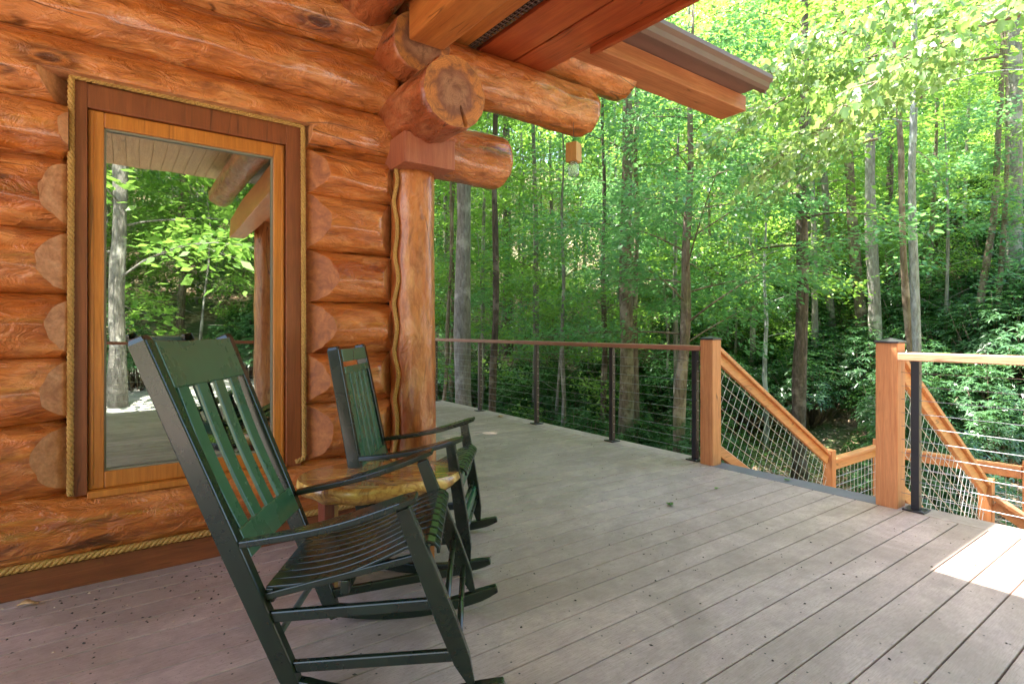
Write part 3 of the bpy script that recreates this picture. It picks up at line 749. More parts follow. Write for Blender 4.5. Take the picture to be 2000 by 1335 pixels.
# ------------------------------------------------------------------ rocking chairs
def interp(a, b, t): return tuple(a[i]+(b[i]-a[i])*t for i in range(len(a)))
def rocking_chair(loc, yaw, P, Wf, Wr, Wt, label, slats, two_rail):
    """P: side profile points (x forward, z): ptop, armr, armf, ltop, lbot, rbot"""
    t = empty('rocking_chair', (*loc, 0), yaw); tag(t, label, 'rocking chair', 'green rocking chairs on the deck')
    pt, ar, af, lt, lb, rb = (P[k] for k in ('ptop','armr','armf','ltop','lbot','rbot'))
    def post(f): x, z = rb[0]+(pt[0]-rb[0])*f, rb[1]+(pt[1]-rb[1])*f; return x, z
    PL = math.hypot(pt[0]-rb[0], pt[1]-rb[1])
    def half(f): return (Wr + (Wt-Wr)*f)/2
    for s in (-1, 1):
        m = MB(); a = Vector((rb[0]-.012, s*half(0), rb[1]-.01)); c = Vector((pt[0]-.012, s*half(1), pt[1]))
        d = (c-a).normalized(); fwd = Vector((d.z,0,-d.x)).normalized()
        m.sweep([a, a.lerp(c,.06), a.lerp(c,.4), a.lerp(c,.985), c], [.036,.042,.044,.044,.036], [.040,.058,.064,.058,.046], (0,1,0)); m.build('back_post', PAINT, t, bevel=.005)
        # front leg
        m = MB(); a = Vector((lt[0], s*(Wf/2), lt[1]-.008)); c = Vector((lb[0], s*(Wf/2), lb[1]))
        m.sweep([a, a.lerp(c,.3), a.lerp(c,.62), a.lerp(c,.86), a.lerp(c,.965), c], [.040,.042,.042,.040,.028,.022], [.044,.056,.062,.054,.030,.022], (0,1,0)); m.build('front_leg', PAINT, t, bevel=.004)
        # arm
        m = MB(); A = Vector((ar[0]+.012, s*(half(.42)+.015), ar[1])); B = Vector((af[0], s*(Wf/2+.012), af[1])); n = 12; pts = []; ws = []
        for i in range(n+1):
            u = i/n; q = A.lerp(B, u); q.z += -.018*math.sin(PI*u) ; pts.append(q)
            ws.append(.034 + .060*min(1, u*1.6)**1.3 if i < n else .070)
        m.sweep(pts, ws, [.022]*n+[.016], (0,1,0)); m.build('arm', PAINT, t, bevel=.004)
        # rocker
        m = MB(); pts = []; hs = []; x0 = -.60; x1 = .105; xc = (lb[0]+rb[0])/2-.0; n = 20; Rr = 1.05
        for i in range(n+1):
            u = i/n; x = x0+(x1-x0)*u; yy = s*(half(0) + (Wf/2-half(0))*((x-rb[0])/(lb[0]-rb[0]))) - s*.0
            z = .022 + max(0, Rr - math.sqrt(max(.01, Rr*Rr-(x-xc)**2)))*.9
            pts.append((x, yy, z)); hs.append(.026 if i in (0,n) else (.038 if i in (1,n-1) else .046))
        m.sweep(pts, .036, hs, (0,1,0)); m.build('rocker', PAINT, t, bevel=.004)
        # side stretchers
        for f1, z1 in ((.22,.34),(.075,.175)):
            px_, pz_ = post(f1); u = (z1-lb[1])/(lt[1]-lb[1]); lx_ = lb[0]+(lt[0]-lb[0])*u
            m = MB(); m.bar((px_+.01, s*half(f1), pz_), (lx_, s*Wf/2, z1), .022, .036); m.build('stretcher', PAINT, t, bevel=.005)
    # cross dowels
    for z1 in (.30, .19):
        u = (z1-lb[1])/(lt[1]-lb[1]); x = lb[0]+(lt[0]-lb[0])*u
        m = MB(); m.tube([(x, -Wf/2, z1), (x, Wf/2, z1)], .0115, 10); m.build('stretcher', PAINT, t, smooth=True)
    x, z = post(.16); m = MB(); m.tube([(x,-half(.16),z),(x,half(.16),z)], .0115, 10); m.build('stretcher', DOWEL, t, smooth=True)
    # back slats
    dvec = Vector((pt[0]-rb[0], 0, pt[1]-rb[1])).normalized(); nrm = Vector((dvec.z, 0, -dvec.x))
    def bp(f, y): x, z = post(f); return Vector((x, y, z)) + nrm*0.0
    def crossrail(nm, f0, f1, th=.024, bow=.0 if two_rail else .008):
        fm = (f0+f1)/2; hgt = (f1-f0)*PL; hw = half(fm)-.018; m = MB(); n = 8
        pts = [bp(fm, hw*(2*i/n-1)) - nrm*(bow*(1-(2*i/n-1)**2) - .008) for i in range(n+1)]
        m2 = []
        for p in pts:
            for a, b in ((-1,-1),(1,-1),(1,1),(-1,1)): m2.append(p + nrm*(a*th/2) + dvec*(b*hgt/2))
        fs = [(i*4+k, i*4+(k+1)%4, (i+1)*4+(k+1)%4, (i+1)*4+k) for i in range(n) for k in range(4)] + [(3,2,1,0), tuple(n*4+k for k in range(4))]
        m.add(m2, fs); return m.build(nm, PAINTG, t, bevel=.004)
    fb0, fb1 = (.375, .455)
    crossrail('bottom_rail', fb0, fb1)
    if two_rail:
        crossrail('head_rail', .925, .985); crossrail('head_rail', .868, .902); ftop = .872
    else:
        crossrail('head_rail', .855, .985); ftop = .862
    for i in range(slats):
        u = (i+.5)/slats; y0 = (half(fb1)-.026)*(2*u-1); y1 = (half(ftop)-.026)*(2*u-1)
        wd = 2*(half(.6)-.026)/slats*(.74 if two_rail else .57)
        m = MB(); pts = []
        n = 6
        for k in range(n+1):
            v = k/n; f = fb1-.01+(ftop-fb1+.01)*v; pts.append(bp(f, y0+(y1-y0)*v) + nrm*(.004 if two_rail else .002 - .010*math.sin(PI*v)))
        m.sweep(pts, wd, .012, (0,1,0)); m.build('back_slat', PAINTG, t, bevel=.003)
    # contoured seat: slats from back to front, rolled over the front rail
    fx = lt[0]+(lb[0]-lt[0])*.28; fz = lt[1]+(lb[1]-lt[1])*.28
    rx, rz = post(.285)
    rx += .02; ns = 9
    for i in range(ns):
        u = (i+.5)/ns; n = 14; pts = []
        for k in range(n+1):
            v = k/n; x = rx+(fx-rx+.015)*v; hw = half(.3)*(1-v) + (Wf/2)*v - .012
            z = rz+.012+(fz-rz+.022)*v - .030*math.sin(PI*min(1,v*1.15)) ; pts.append(Vector((x, hw*(2*u-1), z)))
        e = pts[-1]
        pts += [e+Vector((.020,0,-.006)), e+Vector((.033,0,-.020)), e+Vector((.034,0,-.038))]
        wd = (2*(half(.3)*.5+Wf*.25)-.02)/ns - .008
        m = MB(); m.sweep(pts, wd, .011, (0,1,0)); m.build('seat_slat', PAINT, t, bevel=.003)
    for x, z, hw in ((rx+.012, rz-.012, half(.3)-.01), (fx, fz-.010, Wf/2-.02), ((rx+fx)/2, (rz+fz)/2-.052, (half(.3)+Wf/2)/2-.02)):
        m = MB(); m.bar((x,-hw,z), (x,hw,z), .026, .045); m.build('seat_rail', PAINT, t, bevel=.003)
    for s in (-1, 1):
        m = MB(); m.bar((rx-.01,s*(half(.3)-.012),rz-.016), (fx,s*(Wf/2-.03),fz-.012), .020, .022); m.build('seat_rail', PAINT, t, bevel=.003)
    if two_rail:    # flat front boards of the straighter chair
        def fl(z): u = (z-lb[1])/(lt[1]-lb[1]); return lb[0]+(lt[0]-lb[0])*u
        for z in (.43, .25):
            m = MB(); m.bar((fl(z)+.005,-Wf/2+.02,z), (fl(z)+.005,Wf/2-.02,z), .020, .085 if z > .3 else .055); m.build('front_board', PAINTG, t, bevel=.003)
    return t
P1 = dict(ptop=(-1.015,1.175), armr=(-.735,.528), armf=(-.170,.680), ltop=(-.215,.650), lbot=(0,.082), rbot=(-.545,.035))
P2 = dict(ptop=(-.685,1.112), armr=(-.566,.555), armf=(-.030,.668), ltop=(-.091,.648), lbot=(-.003,.060), rbot=(-.47,.036))
rocking_chair((1.057,1.730), math.radians(-31.8), P1, .609, .476, .56, 'large green rocking chair nearest the camera with one broad head rail and wide slat gaps', 4, False)
rocking_chair((1.549,2.510), math.radians(-37.3), P2, .566, .50, .43, 'smaller green rocking chair beside the log post with two head rails and close slats', 5, True)

# ------------------------------------------------------------------ side table
tb = empty('side_table', (1.0, 2.50, 0)); tag(tb, 'live edge slab side table with glossy golden top between the two rocking chairs', 'table')
n = 72; top = []; bot = []; mid = []
a0 = math.atan2(-.31, .60)      # long axis along the picture plane
for i in range(n):
    a = 2*PI*i/n; r = 1/math.sqrt((math.cos(a)/.365)**2 + (math.sin(a)/.255)**2)
    r *= 1 + .06*math.sin(2*a+.6) + .035*math.sin(3*a+1) + .03*noise.noise(Vector((math.cos(a)*2.2, math.sin(a)*2.2, 3)))
    w2 = r + .010 + .016*noise.noise(Vector((math.cos(a)*5, math.sin(a)*5, 9))); w3 = r - .030 + .03*noise.noise(Vector((math.cos(a)*4, math.sin(a)*4, 1)))
    for lst, rr, z in ((top, r, .510), (mid, w2, .478), (bot, w3, .432)):
        lst.append((rr*math.cos(a), rr*math.sin(a), z + (0 if lst is top else .008*noise.noise(Vector((a*3,z*9,2))))))
m = MB(); m.add(top + mid + bot, [tuple(range(n))], 0)
b0 = len(m.v)
m.f += [(i, n+i, n+(i+1)%n, (i+1)%n) for i in range(n)] + [(n+i, 2*n+i, 2*n+(i+1)%n, n+(i+1)%n) for i in range(n)] + [tuple(2*n+i for i in range(n-1,-1,-1))]
m.mi += [1]*(2*n+1)
o = m.build('slab_top', [SLAB, EDGE], tb); o.rotation_euler = (0,0,a0)
for p in o.data.polygons: p.use_smooth = p.material_index == 1
for (x, y, w_, mt) in ((-.255,-.02,.052,REDWOOD), (-.205,.03,.030,PALEWOOD), (.235,-.045,.055,SASH), (.07,.14,.052,REDWOOD)):
    m = MB(); m.box((-w_/2,-w_/2,0), (w_/2,w_/2,.445)); oo = m.build('leg', mt, tb, bevel=.004, loc=(x,y,0)); oo.rotation_euler = (0,0,.3)
m = MB(); m.bar((-.24,0,.425), (.22,-.03,.425), .04, .05); m.bar((-.2,.02,.30), (.2,-.02,.30), .03, .05); m.build('apron', REDWOOD, tb)

# ------------------------------------------------------------------ litter on the deck
def fallen(name, x, y, size, mat, rz, label, lobes=5, z=.004):
    m = MB(); vs = [(0,0,.004)]; n = lobes*4
    for i in range(n):
        a = 2*PI*i/n; r = size*(.55+.45*abs(math.cos(a*lobes/2))**1.5); vs.append((r*math.cos(a), r*math.sin(a)*.8, .006+.010*abs(math.sin(a*1.5))*size/.04))
    m.add(vs, [(0, i+1, (i+1)%n+1) for i in range(n)])
    m.tube([(0,0,.004),(-size*1.3,0.2*size,.006)], .0012, 5)
    o = m.build(name, mat, None, loc=(x,y,z)); o.rotation_euler = (0,0,rz)
    sdf = o.modifiers.new('thick','SOLIDIFY'); sdf.thickness = .0008
    return tag(o, label, 'leaf')
fallen('fallen_leaf', 3.03, 2.38, .035, LEAFA, 1.0, 'fresh green leaf lying on the deck boards before the stairs')
fallen('fallen_leaf', 4.20, 6.12, .06, PALEWOOD, .4, 'orange yellow leaf lying on the deck edge by the far railing')
fallen('fallen_leaf', 3.62, 2.42, .02, LEAFC, .4, 'tiny pale leaf on the dark damp patch before the stairs')
fallen('fallen_leaf', 4.28, 2.23, .024, LEAFA, 2.4, 'small green leaf lying on the dark stair nosing board')
# curled dry leaf by the skirt board
m = MB(); pts = []
for i in range(9):
    u = i/8; pts.append((u*.075-.037, .008*math.sin(u*6), .012+.006*math.sin(u*PI)))
m.sweep(pts, [.006,.02,.03,.034,.034,.03,.026,.018,.006], .004, (0,1,0))
for i, v in enumerate(m.v): m.v[i] = (v[0], v[1], v[2] + 9*v[1]*v[1])
o = m.build('fallen_leaf', PALEWOOD, None, smooth=True, loc=(-.335, 3.13, .002)); tag(o, 'curled dry brown leaf lying by the skirt board at far left', 'leaf'); o.rotation_euler = (0,0,-.2)
r_ = random.Random(11); m = MB()
for i in range(900):
    x = r_.uniform(-.8,4.15); y = r_.uniform(-.2,6.5) if i % 5 else r_.uniform(2.6,3.2)
    if i % 5 == 0: x = r_.uniform(-.6, 1.0)
    s = r_.uniform(.0014,.0062); a = r_.random()*PI; q = Vector((math.cos(a), math.sin(a), 0))*s*r_.uniform(1,1.9); e = Vector((-math.sin(a), math.cos(a), 0))*s; c = Vector((x,y,.0015))
    m.add([c-q, c-e, c+q, c+e, c+Vector((0,0,s*.8))], [(0,1,4),(1,2,4),(2,3,4),(3,0,4)], 0 if r_.random() < .88 else 1)
tag(m.build('deck_litter', [plain('dark_crumbs', (.05,.04,.03), .8), plain('pale_crumbs', (.6,.5,.36), .8)], None), 'tiny dark and pale crumbs scattered over the deck boards', 'debris', kind='stuff')
# screws in pairs along joist lines
m = MB()
for k in range(-26, 50):
    for x in np.arange(-.9, 4.2, .406):
        for f in (.24, .76):
            c = Vector((x+random.uniform(-.012,.012), Y0+k*SP+f*SP, .0008)); m.add([c+Vector((.0042*math.cos(a), .0042*math.sin(a), 0)) for a in np.linspace(0, 2*PI, 7)[:-1]], [tuple(range(6))])
tag(m.build('screws', NAILM, deck), kind='stuff')

# ------------------------------------------------------------------ vegetation
def leaf_template(kind):
    if kind == 'kite': return np.array([(0,0,0),(.42,.26,.03),(1,0,-.04),(.42,-.26,.03)]), np.array([(0,1,2,3)])
    if kind == 'long': return np.array([(0,0,0),(.45,.13,.03),(1,0,-.10),(.45,-.13,.03)]), np.array([(0,1,2,3)])
    if kind == 'fold': return np.array([(0,0,0),(.3,.22,.05),(.7,.2,.03),(1,0,-.08),(.7,-.2,.03),(.3,-.22,.05)]), np.array([(0,1,2,3),(0,3,4,5)])
    if kind == 'maple':   # lobed leaf from quads sharing the base
        v = [(0,0,0),(.18,.30,.02),(.42,.50,-.03),(.46,.24,.02),(.72,.27,-.02),(1,0,-.10),(.72,-.27,-.02),(.46,-.24,.02),(.42,-.50,-.03),(.18,-.30,.02)]
        return np.array(v), np.array([(0,1,2,3),(0,3,4,5),(0,5,6,7),(0,7,8,9)])
def leaves_mesh(name, pos, dirs, ups, size, kind, mat):
    T, Fq = leaf_template(kind); n = len(pos)
    d = dirs/np.linalg.norm(dirs, axis=1, keepdims=True); s = np.cross(ups, d); s /= np.linalg.norm(s, axis=1, keepdims=True)+1e-9; u = np.cross(d, s)
    V = pos[:,None,:] + size[:,None,None]*(T[None,:,0:1]*d[:,None,:] + T[None,:,1:2]*s[:,None,:] + T[None,:,2:3]*u[:,None,:])
    Fc = (np.arange(n)[:,None,None]*len(T) + Fq[None]).reshape(-1, 4)
    return np_mesh(name, V.reshape(-1,3), Fc, [mat])
def bent(p0, az, L, rise, droop, n=7):
    pts = []
    for i in range(n):
        t = i/(n-1); pts.append((p0[0]+math.cos(az)*L*t, p0[1]+math.sin(az)*L*t, p0[2]+L*(rise*t - droop*t*t)))
    return pts
def make_tree(seed, H, h0, R, nl, nleaf, size, kind, leafmat, bark, rt, lean=0, jit=.45, shape='oval', path=None, segs=8):
    """returns (wood mesh, leaf mesh); trunk base at the origin"""
    r = random.Random(seed); g = np.random.default_rng(seed)
    m = MB(); nt_ = 16
    def tp(z):
        t = z/H
        if path:
            zs = [q[2] for q in path]; xs = [q[0] for q in path]; ys = [q[1] for q in path]
            return (float(np.interp(z, zs, xs)), float(np.interp(z, zs, ys)), z)
        return (lean*H*t*t + .12*math.sin(t*5+seed), .12*math.cos(t*4+seed*2)-.12*math.cos(seed*2), z)
    pts = [tp(H*i/nt_*.98) for i in range(nt_+1)]
    rad = [max(.012, rt*(1.0-.85*(i/nt_)**1.2) * (1.35 if i == 0 else 1.0) * (1+.08*math.sin(i*2.1+seed))) for i in range(nt_+1)]
    m.tube(pts, rad, segs)
    P = []; D = []; W = []
    for i in range(nl):
        u = (i+.5)/nl; z = h0 + (H-h0)*u*.97; az = i*2.39996 + r.uniform(-.4,.4)
        if shape == 'oval': L = R*math.sin(PI*min(.97, .18+.80*u))**.7
        elif shape == 'flat': L = R*(1-.55*u)
        else: L = R*(1-.8*u)
        L *= r.uniform(.75,1.15); rise = r.uniform(.05,.75); droop = r.uniform(.12,.55)
        lp = bent(tp(z), az, L, rise, droop); rr = max(.006, rt*.17*(1-.6*u)); m.tube(lp, [rr*(1-.85*k/6) for k in range(7)], 4, cap=False)
        nt2 = max(4, int(L*3.2))
        for j in range(nt2):
            t = .22 + .78*(j+.5)/nt2; k = min(5, int(t*6)); q = np.array(lp[k])*(1-(t*6-k)) + np.array(lp[k+1])*(t*6-k)
            sgn = 1 if j % 2 else -1; a2 = az + sgn*r.uniform(.5,1.1); l2 = L*.34*(1.15-t)*r.uniform(.7,1.3)+.22
            e = q + np.array([math.cos(a2)*l2, math.sin(a2)*l2, l2*r.uniform(-.45,.4)])
            if l2 > .5: m.tube([tuple(q), tuple(e)], [rr*.2+.001, .0015], 3, cap=False)
            P.append((q, e)); W.append(l2+.15)
    W = np.array(W); W /= W.sum(); Q = np.array([p[0] for p in P]); E_ = np.array([p[1] for p in P])
    idx = g.choice(len(P), nleaf, p=W); t = g.random(nleaf)**.8
    pos = Q[idx] + (E_[idx]-Q[idx])*t[:,None]; tw = (E_[idx]-Q[idx]); tw /= np.linalg.norm(tw,axis=1,keepdims=True)+1e-9
    side = np.stack([-tw[:,1], tw[:,0], np.zeros(nleaf)], 1)*np.where(g.random(nleaf) < .5, 1, -1)[:,None]
    dirs = tw*g.uniform(.2,1,(nleaf,1)) + side*g.uniform(.2,1,(nleaf,1)) + g.normal(0, .25, (nleaf,3)); dirs[:,2] -= .12
    pos = pos + side*g.uniform(0, size*1.1, (nleaf,1)) + g.normal(0, size*.75, (nleaf,3))*np.array([1,1,1.5])
    ups = np.array([0,0,1.0]) + g.normal(0, jit, (nleaf,3))
    return m.mesh('trunk', bark, True), leaves_mesh('crown', pos, dirs, ups, size*g.uniform(.45,1.4,nleaf), kind, leafmat)
def place(name, trunk, crown, x, y, label, cat='tree', group=None, s=1.0, rz=None, z=None, cn='crown', tn='trunk'):
    t = empty(name, (x, y, float(gh(x,y))-.12 if z is None else z), random.uniform(0,6.28) if rz is None else rz); t.scale = (s,s,s)
    tag(t, label, cat, group)
    if trunk: link(tn, trunk, t)
    if crown: link(cn, crown, t)
    return t
def at(px, d): return (FW.x*d + RT.x*(px-1000)/1060*d, FW.y*d + RT.y*(px-1000)/1060*d)

# -- prototypes
under = [make_tree(100+i, 7.5, 1.2, 2.9, 20, 7000, .125, 'kite', [LEAFB, LEAFA, LEAFC, LEAFB][i], BARKG, .055, .03*(i-1), shape='oval') for i in range(4)]
canopy = [make_tree(200+i, 23, 6.5, 4.6, 34, 11000, .19, 'kite', [LEAFA, LEAFC, LEAFB, LEAFC][i], [BARKG, BARKB, BARKD, BARKG][i], .19, .01*(i-1), shape='oval') for i in range(4)]
far = [make_tree(300+i, 20, 2.0, 4.4, 34, 9000, .24, 'kite', [LEAFC, LEAFA, LEAFC][i], [BARKG, BARKB, BARKG][i], .15, .015*(i-1), shape='oval') for i in range(3)]
poles = [make_tree(350+i, 14, 4.0, 1.9, 16, 2600, .15, 'kite', [LEAFA, LEAFC][i], [BARKG, BARKB][i], .10, .05*(i-.5)) for i in range(2)]

# -- trees one can tell apart, nearest first
def hero(px_top, px_bot, d, wpx, bark, label, H=16, h0=6, R=3.2, nl=22, nleaf=4200, size=.13, leaf=LEAFA, kind='kite', seed=0, curve=0.0, shape='oval', jit=.45, py_top=0):
    """trunk leaning between two bearings at distance d"""
    x0, y0 = at(px_bot, d); z0 = float(gh(x0, y0)) - .15
    x1, y1 = at(px_top, d); ztop = 1.2 + (643-py_top)/1060*d
    path = []
    for i in range(13):
        z = H*i/12; t = z/(ztop-z0); bow = curve*math.sin(PI*min(1, t)); n1 = .035*math.sin(i*1.7+seed)
        path.append(((x1-x0)*t + RT.x*(bow+n1), (y1-y0)*t + RT.y*(bow+n1), z))
    tr, cr = make_tree(seed, H, h0, R, nl, nleaf, size, kind, leaf, bark, wpx/1060*d/2*1.12, path=path, segs=14, shape=shape, jit=jit)
    return place('tree', tr, cr, x0, y0, label, s=1, rz=0, z=z0)
hero(903, 906, 11.5, 32, BARKG, 'thick smooth grey trunk standing just behind the left railing', 20, 8.5, 3.2, 22, 4200, .15, LEAFA, seed=1)
hero(966, 960, 12.0, 14, BARKD, 'slim dark split trunk between the grey trunk and the second black post', 16, 7, 2.4, 16, 2600, .14, LEAFC, seed=2, curve=.05)
hero(886, 882, 15.0, 10, BARKB, 'thin brown trunk immediately left of the thick grey trunk', 15, 7, 2.2, 14, 2200, .15, LEAFC, seed=3)
hero(862, 852, 13.0, 8, BARKB, 'crooked thin trunk beside the log post with curving twigs', 12, 3.2, 1.6, 12, 1400, .12, LEAFC, seed=4, curve=.3)
hero(1225, 1222, 13.0, 26, BARKB, 'stout brown trunk behind the fourth black post', 18, 7, 3.2, 22, 4500, .15, LEAFB, seed=5)
hero(1244, 1240, 14.2, 12, BARKB, 'narrow trunk touching the stout brown trunk on its right', 15, 6, 2.4, 14, 2400, .14, LEAFB, seed=6)
hero(1352, 1320, 11.0, 23, BARKB, 'leaning mossy trunk left of the first black post with teal green foliage', 10.5, 3.2, 3.6, 34, 16000, .11, LEAFB, seed=7, curve=.06, kind='fold', shape='flat', jit=.38)
hero(1572, 1560, 11.5, 25, BARKD, 'dark furrowed trunk rising behind the stair opening', 15, 4.6, 2.4, 18, 3200, .13, LEAFA, seed=8)
hero(1784, 1796, 8.8, 17, BARKL, 'pale lichened slender trunk behind the right stair post', 15, 6.6, 2.5, 18, 2400, .14, LEAFA, seed=9, curve=-.04)
hero(1742, 1796, 9.3, 14, BARKB, 'leaning brown trunk crossing behind the pale slender trunk', 14, 7.0, 2.2, 14, 1800, .13, LEAFA, seed=10)
hero(1690, 1712, 15.0, 22, BARKG, 'grey trunk with bare dead twigs left of the pale slender trunk', 17, 7, 2.6, 18, 2600, .15, LEAFC, seed=11)
hero(1632, 1690, 17.0, 20, BARKB, 'slanting brown trunk leaning left above the laurel thicket', 17, 6.5, 2.6, 16, 2600, .15, LEAFC, seed=12)
hero(1592, 1628, 18.0, 15, BARKG, 'thin grey trunk slanting beside the dark furrowed trunk', 16, 6, 2.3, 16, 2400, .15, LEAFA, seed=13)
hero(1982, 1980, 17.0, 26, BARKG, 'thick grey trunk at the right edge above the laurels', 21, 7, 3.0, 22, 4200, .16, LEAFA, seed=14)
hero(1958, 1900, 15.5, 12, BARKB, 'curving thin trunk left of the thick trunk at the right edge', 15, 6.5, 2.0, 14, 2000, .14, LEAFC, seed=15, curve=.25)
hero(1178, 1180, 14.5, 11, BARKD, 'thin dark trunk behind the cables left of the stout brown trunk', 13, 5, 2.2, 14, 2000, .13, LEAFB, seed=16)
hero(1098, 1100, 13.5, 9, BARKG, 'pale thin sapling trunk behind the cables right of the third black post', 10, 3.5, 1.9, 12, 1800, .12, LEAFB, seed=17)
hero(1492, 1496, 14.0, 9, BARKL, 'short greenish sapling trunk above the left stair rail', 8, 2.8, 1.8, 12, 1800, .12, LEAFA, seed=18)
hero(1740, 1736, 18.5, 14, BARKD, 'dark upright trunk behind the leaning brown trunk', 18, 7, 2.4, 16, 2400, .16, LEAFC, seed=19)

# -- maple boughs in full sun at upper right
def bough(seed, px, py, d, dirpx, L, label, n=700, size=.13):
    g = np.random.default_rng(seed); x, y = at(px, d); z = 1.2+(643-py)/1060*d
    m = MB(); P = []; D = []
    hd = Vector((RT.x*dirpx[0] + FW.x*dirpx[2], RT.y*dirpx[0] + FW.y*dirpx[2], dirpx[1])).normalized()
    main = [Vector((0,0,0)) + hd*L*t + Vector((0,0,-.35*L*t*t)) for t in np.linspace(0,1,10)]
    m.tube(main, [.022*(1-.8*i/9) for i in range(10)], 6)
    sub = []
    for i in range(15):
        t = .12 + .86*i/14; k = min(8, int(t*9)); q = main[k].lerp(main[k+1], t*9-k); s = 1 if i % 2 else -1
        sd = hd.cross(Vector((0,0,1))).normalized()*s
        dv = (hd*.75 + sd*g.uniform(.5,1) + Vector((0,0,g.uniform(-.35,.15)))).normalized(); l2 = L*.42*(1.1-t)+.25
        e = q + dv*l2 + Vector((0,0,-.15*l2)); m.tube([q, q.lerp(e,.5)+Vector((0,0,.04)), e], [.008,.005,.002], 4); sub.append((q, e, dv, l2))
    w_ = np.array([s[3] for s in sub]); idx = g.choice(len(sub), n, p=w_/w_.sum())
    pos = []; dirs = []
    for k in idx:
        q, e, dv, l2 = sub[k]; t = g.random()**.7; p = q.lerp(e, t); pos.append(np.array(p)+g.normal(0,.09,3)); dd = np.array(dv)*.5 + g.normal(0,.5,3); dd[2] -= .75; dirs.append(dd)
    ups = np.array(list(-FW))*0 + np.array([0,0,1.0]) + g.normal(0,.5,(n,3))
    t = empty('maple_branch', (x,y,z)); tag(t, label, 'branch')
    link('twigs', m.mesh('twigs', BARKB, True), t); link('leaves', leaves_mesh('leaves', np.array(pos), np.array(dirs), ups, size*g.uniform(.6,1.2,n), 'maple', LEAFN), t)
bough(31, 1850, 20, 6.6, (-1,-.05,-.1), 2.3, 'sunlit maple branch reaching left above the stair opening, topmost', 900, .095)
bough(32, 1800, 190, 7.6, (-1,-.15,-.15), 2.5, 'sunlit maple branch hanging beside the gutter end', 1000, .095)
bough(33, 2120, -30, 5.9, (-1,-.05,.25), 2.1, 'sunlit maple branch entering from the upper right corner', 620, .10)
bough(34, 1720, 270, 8.8, (-1,-.18,0), 1.9, 'lowest sunlit maple branch drooping over the dark furrowed trunk', 620, .095)
bough(35, 1950, 110, 7.4, (-1,-.05,.2), 2.2, 'sunlit maple branch behind the others near the pale slender trunk', 700, .095)
bough(37, 1990, 30, 5.2, (-.9,-.15,.1), 1.6, 'nearest sunlit maple branch with the largest leaves at top right', 340, .11)
bough(38, 1780, 90, 7.0, (-1,-.12,.3), 2.4, 'sunlit maple branch spreading in front of the pale slender trunk', 900, .095)

# -- laurel / rhododendron thicket
def make_laurel(seed, Rx, Hh, nw, size=.15):
    g = np.random.default_rng(seed); pos = []; dirs = []; ups = []; m = MB()
    for i in range(nw):
        a = g.uniform(0,2*PI); u = g.uniform(0,1); rr = Rx*math.sqrt(u)*(.8+.3*math.sin(3*a+seed)); zt = Hh*(1-.55*u)*(.85+.2*g.random()); z = zt*g.uniform(.45,1)**.6
        c = np.array([rr*math.cos(a), rr*math.sin(a), z]); o = np.array([math.cos(a)*.6*u, math.sin(a)*.6*u, .8]); o /= np.linalg.norm(o)
        e1 = np.cross(o, [1,0,.1]); e1 /= np.linalg.norm(e1); e2 = np.cross(o, e1); nl = g.integers(6,9)
        for k in range(nl):
            t = 2*PI*k/nl + g.uniform(-.25,.25); dv = e1*math.cos(t)+e2*math.sin(t) + o*g.uniform(-.35,.25); pos.append(c); dirs.append(dv); ups.append(o+g.normal(0,.2,3))
        if i % 9 == 0:
            m.tube([(0.25*rr*math.cos(a), .25*rr*math.sin(a), 0), (.7*rr*math.cos(a+.2), .7*rr*math.sin(a+.2), z*.55), tuple(c)], [.022,.014,.006], 4)
    n = len(pos); return m.mesh('stems', BARKB, True), leaves_mesh('foliage', np.array(pos), np.array(dirs), np.array(ups), size*g.uniform(.75,1.25,n), 'long', LEAFR)
laurels = [make_laurel(400+i, 1.35, 2.2, 620) for i in range(3)]
r_ = random.Random(5)
lab = 'dark glossy laurel bush in the thicket on the slope beyond the stairs'
cnt = 0; spots = []
for _ in range(4000):
    if cnt >= 120: break
    d = r_.uniform(8.5, 26); lp = r_.uniform(.30, 1.06)
    if lp < .55 and d < 12.0: continue
    if .28 < lp < .70 and d < 14.5: continue
    if lp > .8 and d < 10.5: continue
    x, y = at(1000+1060*lp, d)
    if any((x-a)**2+(y-b)**2 < (.85+d*.025)**2 for a, b in spots): continue
    if lp < .62 and r_.random() < .45: continue
    spots.append((x,y)); cnt += 1; s = r_.uniform(.7,1.25)
    place('laurel_bush', *laurels[cnt%3], x, y, lab, 'bush', 'laurel bushes on the slope beyond the stairs', s, cn='foliage', tn='stems')
lab = 'low dark laurel bush growing under the trees behind the cable railing'
cnt = 0
for _ in range(3000):
    if cnt >= 46: break
    d = r_.uniform(9.8, 20); lp = r_.uniform(-.22, .36); x, y = at(1000+1060*lp, d)
    if any((x-a)**2+(y-b)**2 < 1.1 for a, b in spots): continue
    spots.append((x,y)); cnt += 1
    place('laurel_bush', *laurels[cnt%3], x, y, lab, 'bush', 'laurel bushes behind the cable railing', r_.uniform(.55,.95), cn='foliage', tn='stems')

